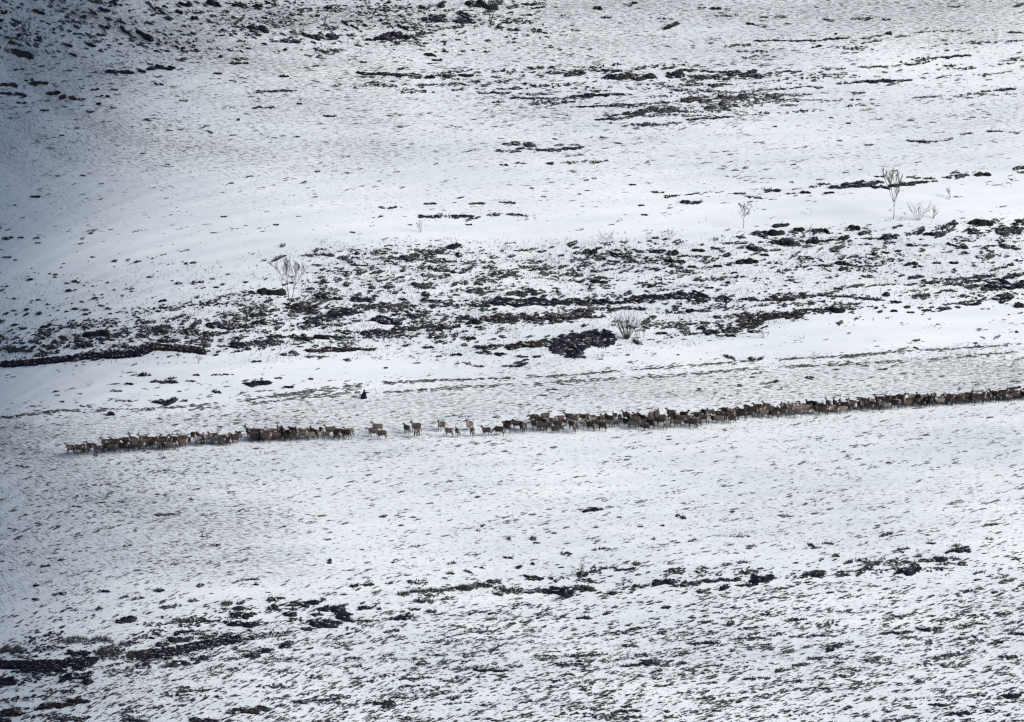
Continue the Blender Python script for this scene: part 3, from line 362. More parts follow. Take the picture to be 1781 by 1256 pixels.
((1181, 836), """540,178,36,9,0,.95,h;275,160,30,8,0,.9,h;1610,228,80,12,-8,.85,h;1070,280,70,11,-12,.85,h;80,307,20,13,0,1,h;300,288,160,9,0,.5,h;375,340,50,16,-10,.85,h;690,340,60,13,30,.65,h;770,325,60,12,0,.65,h;807,386,38,15,0,1,h;735,405,20,13,0,.9,h;250,433,50,13,-5,.95,h;330,418,50,15,-5,.75,h;910,412,110,17,-8,.75,h;1050,402,30,14,0,.6,h;990,440,100,18,-20,.75,h;950,465,60,17,-25,.85,h;710,477,100,40,0,.75,h;860,477,70,34,0,.5,h;220,515,200,20,-3,.75,h;60,532,110,38,0,.5,h;430,507,130,34,-8,1,h;350,540,110,12,-3,.95,h;230,550,45,28,-25,1,h;115,572,50,26,0,.65,h;540,555,100,12,-8,.65,h;1180,462,110,34,-10,1,h;1220,435,32,36,0,.95,h;1190,420,70,20,0,.5,h;1345,405,70,38,0,.95,h;1270,413,60,16,0,.95,h;1430,403,70,17,0,.65,h;1440,360,130,26,-5,.9,h;1440,332,50,17,0,.5,h;1300,323,50,9,0,.95,h;1465,435,50,9,0,.9,h;1160,350,70,9,-5,.7,h;1745,405,40,9,0,.9,h;1600,300,60,12,10,.5,h;1560,475,70,14,-10,.5,h;1700,515,100,14,-10,.5,h;1490,570,70,9,0,.9,h;1630,575,40,9,-5,.9,h;445,692,50,12,-5,.95,h;265,735,36,26,-25,.85,h;150,728,60,8,0,.8,h;580,720,60,13,0,.9,h;650,715,40,10,0,.7,h;200,683,60,14,0,.4,h;720,800,90,10,-4,.85,h;640,807,60,10,0,.8,h;480,800,60,9,0,.9,h;130,840,180,12,-2,.95,h;360,815,200,11,-3,.75,h;1120,785,180,14,-2,.95,h;1300,767,150,20,-4,.75,h;1500,745,180,12,-6,.75,h;795,862,72,28,-15,1,h;870,838,60,10,-20,.85,h;655,860,40,11,-10,.95,h;1460,815,70,13,0,.75,h;1525,805,24,14,20,.95,h;1635,838,80,15,-12,.95,h;1740,790,80,15,0,1,h;1690,690,70,26,-10,.55,h;1740,730,90,12,-10,.65,h;700,918,70,12,-3,.85,h;630,950,40,16,-10,.85,h;525,980,50,19,-8,1,h;980,928,60,13,0,.85,h;830,940,50,8,0,.9,h;920,980,50,9,0,.9,h;1380,905,160,17,-8,.75,h;1700,908,110,14,0,.85,h;1420,955,110,17,0,.65,h;400,1022,160,13,-3,.75,h;860,1013,30,11,0,1,h;600,1035,80,12,-5,.65,h;1480,1012,16,10,0,1,h;1245,1035,50,17,0,.65,h;875,1172,60,14,-10,.95,h;450,1122,30,11,-10,.95,h;650,1083,40,9,-5,.9,h;1715,1110,90,26,0,1,h;1335,1158,80,17,0,.85,h;1200,1170,50,14,0,.9,h;1440,1203,130,17,-3,.9,h;1610,1188,40,15,0,.95,h;1735,1240,30,11,0,1,h;1010,1045,80,12,0,.5,h;20,890,50,10,0,.9,h;20,942,40,12,0,.9,h;60,980,50,12,5,.9,h;205,958,24,11,0,.9,h;170,1045,50,10,-5,.8,h"""),
]
STRIPS = [   # long dark strips following the ground: points (zoom 0,400), thickness, kind
    ([(-40, 695), (150, 685), (300, 668), (430, 655)], 34, 'h'), ([(400, 655), (520, 645), (640, 648)], 34, 'h'), ([(590, 645), (690, 640), (780, 612)], 44, 'h'), ([(740, 612), (850, 606), (960, 612), (1055, 626)], 36, 'p'),
    ([(700, 2192), (900, 2170), (1060, 2140), (1160, 2118), (1235, 2112)], 46, 'h'), ([(-60, 2246), (150, 2242), (330, 2238), (480, 2222)], 50, 'h'),
]
plist = []
for (ox, oy), txt in PATCHES:
    for it in txt.replace("\n", "").split(";"):
        f = it.strip().split(",")
        if len(f) != 7: continue
        x, y, ww, hh, an, fi = map(float, f[:6])
        plist.append(dict(u=ox + x * Z6, v=oy + y * Z6, w=ww * Z6, h=hh * Z6, a=an, f=fi, k=f[6]))

def patch_bag(p):
    """lumps (and stalks) filling one ragged, elongated patch"""
    bag = Bag(); u0, v0, ww, hh, an, fi, k = p['u'], p['v'], p['w'], p['h'], p['a'], p['f'], p['k']
    ca, sa = math.cos(R(an)), math.sin(R(an))
    def place(n, edge=1.0):
        r = np.sqrt(rng.uniform(0, 1, n)) * edge; t = rng.uniform(0, 2 * math.pi, n)
        lx = r * np.cos(t); ly = r * np.sin(t)
        lx = np.sign(lx) * np.abs(lx) ** .85
        wob = .16 * np.sin(lx * 7 + u0) * hh
        lx = lx * ww / 2; ly = ly * hh / 2 * .8 + wob * (ww > 2.5 * hh)
        return u0 + lx * ca - ly * sa, v0 + lx * sa + ly * ca
    if k != 'g':
        bb = max(1.1, min(hh * .30, 2.3)); ba = max(bb * 1.3, min(ww * .30, bb * 2.6))
        if k == 'r':
            bb = max(1.2, min(hh * .50, 6)); ba = max(bb * 1.1, min(ww * .42, bb * 2.1))
        n = max(1, int(round((.8 if k == 'r' else 2.1) * fi ** 1.7 * (ww * hh * .785) / (math.pi * ba * bb * .55))))
        n = max(n, 2 if ww > 1.6 * hh else 1); n = min(n, 620)
        uu_, vv_ = place(n, .97)
        stray = rng.uniform(0, 1, n) < (.14 if n > 8 else 0)
        uu_ = np.where(stray, uu_ + rng.normal(0, .09 * ww, n), uu_); vv_ = np.where(stray, vv_ + rng.normal(0, .16 * hh, n), vv_)
        if n <= 3: uu_ = u0 + np.linspace(-.26, .26, n) * ww * ca; vv_ = v0 + np.linspace(-.26, .26, n) * ww * sa + rng.normal(0, .06 * hh, n)
        sz = np.clip(rng.lognormal(-.08, .36, n), .4, 1.9) if n > 3 else rng.uniform(.9, 1.15, n)
        vs, q, t, K = cushions(uu_, vv_, ba * sz, bb * sz * rng.uniform(.85, 1.15, n), an + rng.normal(0, 9, n), .2 if k == 'r' else .42, 1.1)
        if n > 6 and fi >= .85:
            m_ = max(1, int(round(ww / (2.2 * hh)))); off = (np.arange(m_) + .5) / m_ - .5
            v2, q2, t2, _k = cushions(u0 + off * ww * .8 * ca, v0 + off * ww * .8 * sa, np.full(m_, .52 * ww / m_ + .3 * hh * (m_ > 1)), np.full(m_, (.50 if fi >= .98 else .32) * hh), np.full(m_, float(an)), .30, min(.6, 2.6 / (.44 * hh)))
            bag.add(v2, q2, t2, 0.0)
        bag.add(vs, q, t, np.repeat(np.clip(rng.normal((1 - fi) * .4, .05, n), 0, .6), K))
    if k == 'g':
        m_ = max(3, int(ww * hh / 14)); gu, gv = place(m_, .9)
        vs, q, t, K = cushions(gu, gv + .2 * hh, rng.uniform(1.5, 4, m_), rng.uniform(.6, 1.3, m_), np.full(m_, float(an)), .4, 1.0)
        bag.add(vs, q, t, .3)
    if k in 'hpg':
        dens = (.34 if k == 'g' else .10) * (1.7 if v0 > 930 else 1)
        n = int(ww * hh * dens * (1 if k == 'g' else fi))
        n = min(max(n, 1), 380)
        uu_, vv_ = place(n)
        hp = rng.uniform(3, 8, n) if k == 'g' else rng.uniform(1.5, 4.5, n) * (1.2 if v0 > 930 else 1)
        vs, t = blades(uu_, vv_ + hh * .1, hp * (1 if k == 'g' else 1.25), .15, .06 if k == 'g' else .11)
        bag.add(vs, None, t, .12 if k == 'g' else .06)
    return bag
MATS = {'h': M_HEATH, 'r': M_ROCK, 'p': M_PEAT, 'g': M_GRASS}
plist.sort(key=lambda p: -p['w'] * p['h'] * p['f'] ** 2)

# where a thing lies, in words
def where(u, v):
    if v < 100:
        if u < 130: return "on the top left corner bank"
        if u < 300: return "on the top bank right of the leaning left birch"
        if u < 480: return "left of the round pale top bush"
        if u < 690: return "around the thin birches at the top"
        if u < 900: return "around the short top middle tree"
        if u < 1250: return "under the top edge right of the short tree"
        return "on the grey top right slope"
    if v < 200 and u < 330: return "below the top left bank"
    if v < 240:
        if u < 640: return "on the upper left slope above the smooth snow"
        if u < 850: return "left end of the upper streaks"
        if u < 1080: return "amid the upper streaks"
        if u < 1350: return "right end of the upper streaks"
        return "on the upper right slope"
    lim_hi = 425 - .07 * u
    if v < lim_hi - 5 and u < 850: return "above the upper left snowbank"
    if v < 300 and u < 1400: return "in the lone streaks at mid slope"
    if v < 372:
        if u < 1250: return "on the snow left of the small leaning birch"
        if u < 1500: return "on the terrace above the small birch"
        return "on the terrace beside the tallest birch"
    base = 640 - .06 * u
    if v < 470:
        if u < 520: return "on the pale snow left of the forked birch"
        if u < 840: return "in the scrub right of the forked birch"
        if u < 1130: return "at the top of the middle scrub"
        if u < 1330: return "below the small leaning birch"
        if u < 1560: return "below left of the tallest birch"
        return "below right of the tallest birch"
    if v < 545:
        if u < 300: return "in the scrub at far left"
        if u < 470: return "in the scrub left of the forked birch"
        if u < 640: return "around the foot of the forked birch"
        if u < 840: return "in the scrub between forked birch and long mat"
        if u < 1060: return "in the long dark mat at the centre"
        if u < 1300: return "in the mat's right half above the silver bush"
        if u < 1500: return "in the thin strips right of the long mat"
        return "in the strips at the right edge"
    if v < 600:
        if u < 200: return "in the dark rim at far left"
        if u < 420: return "above the long black rim on the left"
        if u < 620: return "in the scrub below the forked birch"
        if u < 840: return "below the scrub left of the lens mat"
        if u < 1100: return "in the lens mat beside the silver bush"
        if u < 1450: return "in the brown mat right of silver bush"
        return "on the lower snowbank at right"
    if v < 660:
        if u < 420: return "on the lower snowbank at left"
        if u < 700: return "on the lower snowbank above the person"
        if u < 1100: return "just below the lens mat"
        return "on the trampled track at right"
    if v < base + 110 and u < 700 and v < 720: return "near the trampled track left of the person"
    if v < 760: return "between trampled track and herd"
    if v < 930:
        if u < 500: return "on the snow below the herd's left end"
        if u < 1100: return "on the snow below the gap in the herd"
        return "on the snow below the herd's right half"
    lo = 1110 - .08 * u
    if v < lo:
        if u < 200: return "in the tall grass at lower left"
        if u < 420: return "above the black mat at lower left"
        if u < 600: return "in the row right of the lower left mat"
        if u < 860: return "in the grassy row at lower centre"
        if u < 1120: return "beside the sapling at lower centre"
        if u < 1380: return "in the row right of the lower sapling"
        return "in the green clumps at lower right"
    if v < 1200 and u < 200: return "in the black mats at the left edge"
    if v < 1160 and u < 460: return "in the long black mat at lower left"
    if u < 330: return "in the bottom left corner"
    if u < 640: return "in the streaks at the bottom left"
    if u < 900: return "in the streaks at the bottom centre"
    if u < 1200: return "in the dense streaks right of bottom centre"
    if u < 1500: return "in the dense streaks at the bottom right"
    return "in the bottom right corner"
SHOWN = [p for p in plist if -5 < p['u'] < W + 5 and -5 < p['v'] < HH + 5]
heath = [p for p in SHOWN if p['k'] in 'hp'][:235]; rocks = [p for p in SHOWN if p['k'] == 'r'][:200]; grass = [p for p in SHOWN if p['k'] == 'g']
own = {id(p) for p in heath + rocks + grass}
ORD = ["first", "second", "third", "fourth", "fifth", "sixth", "seventh", "eighth", "ninth", "tenth", "eleventh", "twelfth", "thirteenth", "fourteenth", "fifteenth", "sixteenth", "seventeenth", "eighteenth", "nineteenth", "twentieth"]
def describe(p):
    r = p['w'] / max(p['h'], .1); big = p['w'] * p['h']
    if p['k'] == 'r': n, cat = ("rock", "rock"); shp = "flat" if r > 3.2 else ("oblong" if r > 1.9 else "rounded"); c = "black"
    elif p['k'] == 'g': n, cat = ("grass_clump", "grass clump"); shp = "wide" if r > 3 else "upright"; c = "grey"
    else:
        n, cat = ("heather_patch", "heather"); shp = "streak-thin" if r > 8 else ("long" if r > 4 else ("oval" if r > 2 else "compact")); c = "brownish" if p['k'] == 'p' else "dark"
        if p['f'] < .7: c = "snow-flecked"
    size = "large " if big > 900 else ("small " if big < 70 else "")
    return n, cat, f"{size}{shp} {c} {'rock' if n == 'rock' else ('grass clump' if n == 'grass_clump' else 'heather patch')}"
groups = {}
for p in heath + rocks + grass:
    n, cat, d = describe(p); p['name'], p['cat'], p['d'], p['z'] = n, cat, d, where(p['u'], p['v'])
    groups.setdefault((d, p['z']), []).append(p)
for (d, z), ps in groups.items():
    ps.sort(key=lambda p: p['u'])
    for i, p in enumerate(ps):
        if len(ps) == 1: p['label'] = f"{d} {z}"
        elif i == 0: p['label'] = f"leftmost {d} {z}"
        elif i == len(ps) - 1: p['label'] = f"rightmost {d} {z}"
        else: p['label'] = f"{d}, {ORD[i]} from left {z}"
GROUPN = {"rock": "dark rocks showing through the snow", "heather_patch": "heather patches bare of snow", "grass_clump": "clumps of dry grass"}
for p in heath + rocks + grass:
    if len(p['label'].split()) > 16: p['label'] = p['label'].replace(" near the top edge", " at the top").replace(" from left", "")
    o0 = hit(np.array([p['u']]), np.array([p['v'] + p['h'] * .3]))[0]
    me = patch_bag(p).mesh(p['name'], MATS[p['k']], o0)
    o = link(p['name'], me, o0); tag(o, p['label'], p['cat'], GROUPN[p['name']])
for j, (pts, th, k) in enumerate(STRIPS):
    bag = Bag()
    pts = np.array(pts, float); seg = np.cumsum([0] + list(np.hypot(*np.diff(pts, axis=0).T)))
    n = int(seg[-1] / 1.6); s = rng.uniform(0, seg[-1], n)
    uu_ = np.interp(s, seg, pts[:, 0]) * Z6; vv_ = 400 + np.interp(s, seg, pts[:, 1]) * Z6
    vv_ = vv_ + rng.uniform(-.36, .36, n) * th * Z6
    vs, q, t, K = cushions(uu_, vv_, rng.uniform(4, 9, n), rng.uniform(2, 3.4, n), rng.normal(-5, 4, n), .28)
    bag.add(vs, q, t, 0.0)
    o0 = hit(uu_[:1], vv_[:1])[0]
    o = link("heather_patch", bag.mesh("heather_patch", MATS[k], o0), o0)
    tag(o, ["black heather rim running off the left edge above the lower snowbank", "short black heather rim joining the two longer rims at left", "thick black heather rim bending upward over the lower left snowbank", "brownish right end of the long heather rim over the left snowbank", "solid black oblong heather mat rising rightward at lower left", "solid black heather mat running off the left edge at lower left"][j], "heather", GROUPN["heather_patch"])

# ------------------------------------------------------------------ uncounted ground cover: tufts, cushions and stalks
cover = Bag()
for p in plist:
    if id(p) in own: continue
    b_ = patch_bag(p); off = cover.n
    for v_, t_ in zip(b_.v, b_.tint): cover.v.append(v_); cover.tint.append(t_)
    cover.q += [q + off for q in b_.q]; cover.t += [t + off for t in b_.t]; cover.n += b_.n
NT = 130000
cu = rng.uniform(-120, 1900, NT); cv = rng.uniform(-100, 1360, NT)
clump = .5 + .5 * np.sin(cu / 23 + 2.1 * np.sin(cv / 17)) * np.sin(cv / 11 + 1.7 * np.sin(cu / 31)) + .35 * np.sin(cu / 61 + cv / 29)
dens = sample(TUF, cu, cv) * (0.35 + 1.1 * np.clip(clump, 0, 1.4))
mid = (cv > 425 + .03 * (700 - cu)) & (cv < 640 - .05 * cu)
dens = dens * np.where(mid, 1.9, 2.5)
keep = rng.uniform(0, 1, NT) < dens * (2020 * 1460 / 1e4) / NT; mid = mid[keep]
cu, cv = cu[keep], cv[keep]; n = len(cu)
par = rng.integers(0, n, n); kid = rng.uniform(0, 1, n) < .5
par = np.minimum(par // 6 * 6, n - 1)                       # many tufts gather round a few
cu = np.where(kid, cu[par] + rng.normal(0, 9, n), cu); cv = np.where(kid, cv[par] + rng.normal(0, 1.7, n) - .1 * (cu - cu[par]), cv)
mid = (cv > 425 + .03 * (700 - cu)) & (cv < 640 - .05 * cu)
bigness = rng.lognormal(-.34, .70, n)
near = np.clip((cv - 300) / 900, 0, 1)
a = bigness * (2.0 + 1.1 * near); b = np.clip(bigness ** .7 * (.68 + .34 * near), .5, 2.4)
ang = -7 - 7 * near + rng.normal(0, 6, n) - 7 * (cv > 1000) * (cu < 700)
tl = (cu < 760) & (cv < 105); ang = np.where(tl, 24 * np.clip(1 - cu / 800, .3, 1) + rng.normal(0, 10, n), ang); ang = np.where((~tl) & (cv < 260), rng.normal(-2, 6, n), ang)
a = np.where(mid, a * 1.4, a); b = np.where(mid, b * 2.0, b)
crag = (cv < 90) & (cu < 1000); a = np.where(crag, a * 1.3, a); b = np.where(crag, b * 1.9, b)
strk = (cv > 100) & (cv < 350) & (cu > 600); a = np.where(strk, a * rng.uniform(1, 2.6, n), a)
low = cv > 1060 - .06 * cu; a = np.where(low, a * 1.15, a); b = np.where(low, b * 1.15, b)
dark = np.where(mid | tl | crag | low, rng.beta(1.1, 3.6, n) * .5, rng.beta(2.0, 1.6, n) * .85)
a = np.where(mid | crag, a, a * 1.22); b = np.where(mid | crag, b, b * .86)
a = np.minimum(a, 6.0 + rng.uniform(-1, 1.5, n))
vs, q, t, K = cushions(cu, cv, a, b, ang, .45, 1.0)
cover.add(vs, q, t, np.repeat(dark, K))
# two trampled lines of bent heath above the herd
def line(pts, n, spread, tint, sz):
    pts = np.array(pts, float); uu_ = rng.uniform(pts[0, 0], pts[-1, 0], n)
    ok = (np.sin(uu_ / 37) + .6 * np.sin(uu_ / 13.7 + 1)) > rng.normal(-.75, .5, n); uu_ = uu_[ok]; n = len(uu_)
    vv_ = np.interp(uu_, pts[:, 0], pts[:, 1]) + rng.normal(0, spread, n)
    vs, q, t, K = cushions(uu_, vv_, rng.uniform(2.5, 7, n) * sz, rng.uniform(.6, 1.3, n) * sz, rng.normal(-5, 4, n), .3)
    cover.add(vs, q, t, np.repeat(rng.uniform(*tint, n), K))
line([(-60, 732), (0, 727), (100, 714), (215, 712), (300, 709), (380, 702), (470, 690), (600, 673), (660, 667), (760, 661)], 420, 1.6, (.1, .5), 1)
line([(330, 712), (470, 698), (600, 684), (660, 683), (760, 676), (890, 669), (1181, 652), (1330, 640), (1480, 633), (1620, 625), (1781, 611), (1900, 603)], 720, 1.5, (.15, .55), 1)
line([(640, 668), (760, 661), (830, 659), (980, 653), (1181, 637), (1330, 626), (1460, 620), (1560, 611), (1650, 607), (1781, 598), (1900, 590)], 760, 1.0, (.05, .45), .9)
line([(470, 690), (560, 682), (640, 673)], 60, 2.5, (.35, .7), 1.1)
line([(1460, 622), (1520, 616), (1570, 610)], 70, 1.4, (.1, .4), 1)
def streaks(poly, n, L, T, ang, dk):
    xs = np.array([q[0] for q in poly]); ys = np.array([q[1] for q in poly]); k = 0
    while k < n:
        x = rng.uniform(xs.min(), xs.max(), 1); y = rng.uniform(ys.min(), ys.max(), 1)
        if not inpoly(x, y, poly)[0]: continue
        k += 1; ln = L * rng.lognormal(0, .5); th = T * rng.lognormal(0, .4); m = max(3, int(ln * th * .07)); a_ = ang + rng.normal(0, 3)
        d = rng.normal(0, .33, m) * ln; e_ = rng.normal(0, .3, m) * th
        vs, q, t, K = cushions(x + d * math.cos(R(a_)), y + d * math.sin(R(a_)) + e_, rng.lognormal(1.05, .45, m), rng.lognormal(.28, .35, m), a_ + rng.normal(0, 8, m), .32, 1.1)
        cover.add(vs, q, t, np.repeat(rng.uniform(0, dk, m), K))
streaks([(0, 575), (150, 555), (330, 525), (480, 500), (640, 510), (850, 520), (850, 585), (600, 600), (350, 600), (0, 632)], 120, 30, 6, -4, .14)
streaks([(570, 440), (790, 425), (880, 460), (860, 530), (640, 540), (560, 500)], 34, 26, 6, -2, .3)
streaks([(850, 440), (1100, 440), (1250, 470), (1250, 520), (840, 530)], 45, 26, 6, 0, .3)
streaks([(1000, 440), (1300, 405), (1781, 385), (1781, 450), (1200, 480)], 50, 24, 7, -2, .2)
streaks([(900, 535), (1250, 515), (1781, 470), (1781, 525), (1480, 540), (1200, 590), (1000, 560), (840, 580)], 75, 34, 5, -4, .2)
streaks([(620, 125), (1330, 110), (1400, 140), (1330, 205), (1050, 215), (850, 180), (620, 150)], 60, 46, 4, -1, .3)
streaks([(1250, 70), (1781, 50), (1781, 170), (1300, 200)], 36, 50, 3, -4, .55)
streaks([(0, 1130), (600, 1080), (1000, 1100), (1781, 1050), (1781, 1256), (0, 1256)], 130, 40, 5, -6, .3)
streaks([(0, 1100), (430, 1050), (600, 1040), (500, 1110), (0, 1190)], 40, 36, 8, -8, .1)
streaks([(380, 5), (900, 0), (900, 45), (700, 66), (420, 60)], 40, 22, 6, 2, .1)
streaks([(700, 1010), (1100, 985), (1700, 950), (1700, 985), (1100, 1030), (700, 1040)], 50, 24, 6, -4, .2)
# stalks
nb = 9000
bu = rng.uniform(-80, 1860, nb); bv = rng.uniform(-60, 1320, nb)
kb = rng.uniform(0, 1, nb) < sample(TUF, bu, bv) / 120 * .6
bu, bv = bu[kb], bv[kb]
vs, t = blades(bu, bv, rng.uniform(1.5, 5, len(bu)), .1, .045); cover.add(vs, None, t, .3)
nb = 60000
bu = rng.uniform(-80, 1860, nb); bv = rng.uniform(415, 640, nb)
kb = (rng.uniform(0, 1, nb) < np.clip(sample(TUF, bu, bv) / 170, 0, 1) * (.25 + .75 * (np.sin(bu / 19 + 2 * np.sin(bv / 9)) * np.sin(bv / 7 + bu / 90) > -.1))) & (sample(TUF, bu, bv) > 25)
bu, bv = bu[kb], bv[kb]
vs, t = blades(bu, bv, rng.uniform(1.5, 6.5, len(bu)), .12, .05); cover.add(vs, None, t, np.repeat(rng.uniform(0, .5, len(bu)), 4))
gc = link("ground_cover", cover.mesh("ground_cover", M_TUFT)); gc["kind"] = "stuff"
tag(gc, "countless small tufts, stalks and cushions poking through thin snow", "ground cover")

# ------------------------------------------------------------------ bare birches and bushes
M_PALE = bark("frosted_twigs", (.10, .105, .12, 1), (.24, .245, .265, 1))
class Wood:
    def __init__(s): s.v = []; s.f = []
    def tube(s, p0, p1, r0, r1, n=5):
        d = (p1 - p0).normalized(); a = d.orthogonal().normalized(); b = d.cross(a); i = len(s.v)
        for p, r in ((p0, r0), (p1, r1)):
            for k in range(n):
                t = 2 * math.pi * k / n; s.v.append(p + (a * math.cos(t) + b * math.sin(t)) * r)
        for k in range(n): s.f.append((i + k, i + (k + 1) % n, i + n + (k + 1) % n, i + n + k))
        s.f.append(tuple(i + n + k for k in range(n)))
    def mesh(s, name, mat):
        me = bpy.data.meshes.new(name); me.from_pydata([tuple(q) for q in s.v], [], s.f); me.materials.append(mat)
        for p in me.polygons: p.use_smooth = True
        return me
def grow(wd, p, d, ln, r, depth, rnd, spread, fine):
    q = p; seg = 3
    for i in range(seg):
        d2 = (d + Vector((rnd.gauss(0, .13), rnd.gauss(0, .13), rnd.gauss(.05, .08)))).normalized()
        q2 = q + d2 * ln / seg; r2 = r * (1 - .5 * (i + 1) / seg)
        wd.tube(q, q2, max(r * (1 - .5 * i / seg), fine), max(r2, fine), 5 if depth > 1 else 4)
        if depth > 0 and i > 0:
            for _ in range(rnd.choice((1, 2))):
                ax = Vector((rnd.gauss(0, 1), rnd.gauss(0, 1), rnd.gauss(0, .35))).normalized()
                nd = (d2 + ax * spread).normalized(); nd.z = abs(nd.z) * .8 + .2
                grow(wd, q2, nd.normalized(), ln * rnd.uniform(.5, .72), r2 * .7, depth - 1, rnd, spread, fine)
        q, d = q2, d2
def tree(u, v, hpx, wpx, lean, label, stems=1, depth=3, bare=.45, seed=1, fork=0.0, name="bare_birch", rt=.075):
    rnd = random.Random(seed); p0 = Vector(hit(np.array([u]), np.array([v]))[0]); h = hpx / float(ppm(v)); wd = wpx / float(ppm(v))
    e = bpy.data.objects.new(name, None); col.objects.link(e); e.location = p0; tag(e, label, "tree", "bare birches on the hillside")
    tr, cr = Wood(), Wood()
    sp = min(1.1, .9 * wd / h + .18)
    for s in range(stems):
        off = 0 if stems == 1 else (s / (stems - 1) - .5) * 2
        d = Vector((lean + off * fork, rnd.gauss(0, .06), 1)).normalized()
        p = Vector((off * .06, 0, -.15)); tl_ = h * bare; k = 4
        for i in range(k):
            d2 = (d + Vector((rnd.gauss(0, .05), rnd.gauss(0, .05), 0))).normalized(); q = p + d2 * (tl_ + .15) / k
            tr.tube(p, q, rt * (1 - .12 * i), rt * (1 - .12 * (i + 1)), 7)
            if i >= 2 and depth > 1: grow(cr, q, (d2 + Vector((rnd.choice((-1, 1)) * sp, rnd.gauss(0, .3), 0))).normalized(), h * .26, rt * .45, depth - 2, rnd, sp, .03)
            p = q
        for j in range(5 if stems == 1 else 3):
            t = (j - 2) / 2 if stems == 1 else (j - 1) * 1.0
            dd = (d + Vector((t * sp * .75, rnd.gauss(0, .25), 0))).normalized()
            grow(cr, p, dd, h * (1 - bare) * rnd.uniform(.62, .8), rt * .5, depth - 1, rnd, sp * .8, .03)
    link("trunk", tr.mesh("trunk", M_BARK), (0, 0, 0), e); link("crown", cr.mesh("crown", M_TWIG), (0, 0, 0), e)
tree(1554, 381, 70, 24, .0, "tallest bare birch with single trunk on the upper right snowbank", 1, 4, .42, 3)
tree(1293, 397, 40, 24, .12, "small bare birch leaning right on the upper snowbank", 1, 3, .5, 5, rt=.06)
tree(504, 532, 66, 22, .03, "forked bare birch with two spreading trunks left of the middle scrub", 2, 4, .55, 8, .19, rt=.085)
tree(34, 82, 48, 30, .3, "leaning bare birch on the dark top left corner bank", 1, 3, .45, 11)
tree(557, 62, 36, 12, .28, "thin bare birch leaning right near the top edge, right of the round bush", 1, 2, .6, 14, rt=.05)
tree(642, 32, 32, 10, .0, "slender upright birch crossing the top edge left of the short tree", 1, 2, .5, 17, rt=.05)
tree(853, 41, 46, 26, .12, "short stout dark tree at the top middle edge", 2, 3, .4, 20, .14, rt=.12)
def bush(u, v, hpx, wpx, label, n=10, tint=.25, seed=1, wdt=.035):
    if 'pale' in label or 'faint' in label: hpx *= .8; wdt *= .7
    rnd = random.Random(seed); p0 = hit(np.array([u]), np.array([v]))[0]; h = hpx / float(ppm(v)); wd = wpx / float(ppm(v)); w_ = Wood()
    for i in range(n):
        x = rnd.uniform(-1, 1); d = Vector((x * wd * .5, rnd.uniform(-.5, .5) * wd * .5, h * rnd.uniform(.6, 1.0))); ln = d.length; d.normalize()
        p = Vector((x * wd * .12, rnd.uniform(-.1, .1) * wd, -.1))
        grow(w_, p, d, ln * .95, wdt, 1 if hpx > 12 else 0, rnd, .45, .026)
    o = link("bare_bush", w_.mesh("bare_bush", M_PALE if "pale" in label or "faint" in label else M_TWIG), p0); tag(o, label, "bush", "leafless bushes on the snow")
bush(518, 62, 22, 18, "round pale leafless bush near the top edge", 14, seed=2)
bush(732, 404, 20, 8, "tiny upright sapling on the upper snowbank left of centre", 4, seed=3)
bush(1654, 344, 20, 12, "faint sapling on the snow right of the tallest birch", 4, seed=4, wdt=.025)
bush(1597, 383, 24, 24, "leafless bush just right of the tallest birch's foot", 9, seed=5)
bush(1622, 380, 18, 16, "low twiggy bush second to the right of the tallest birch", 6, seed=6)
bush(1090, 589, 36, 30, "silver-grey bush standing at the right tip of the lens mat", 34, seed=7, wdt=.055)
bush(1111, 598, 24, 18, "small dark bush right below the silver-grey bush", 4, seed=8, wdt=.06)
bush(1010, 1003, 24, 16, "sapling in the clump row at lower centre", 7, seed=9)
bush(345, 632, 15, 4, "little stump-like sapling under the black rim's right end", 3, seed=10, wdt=.045)
bush(1163, 417, 20, 20, "pale bush at the top of the boulders left of the small birch", 9, seed=11)
bush(1055, 424, 22, 26, "grassy pale bush at the top of the middle scrub", 8, seed=12)
bush(1092, 420, 13, 10, "tiny pale bush between two larger pale bushes", 5, seed=13)
bush(1329, 588, 16, 12, "small twiggy bush below the brown mat", 5, seed=14)
bush(1417, 620, 12, 22, "antler-shaped spreading twig bush on the trampled track", 6, seed=15)
bush(627, 677, 10, 8, "low twig bush just behind the person", 5, seed=16, wdt=.05)
bush(640, 671, 9, 6, "tiny twig bush up right of the person", 4, seed=17)
bush(157, 671, 15, 14, "pale twiggy bush alone on the lower left snowbank", 6, seed=18)
bush(1410, 415, 18, 10, "narrow bush between the boulders left of the tallest birch", 5, seed=19)
bush(1395, 590, 10, 10, "tiny twig bush on the lower right snowbank", 3, seed=20)
bush(1420, 880, 14, 10, "sparse bush on the snow below the herd's right half", 3, seed=21)

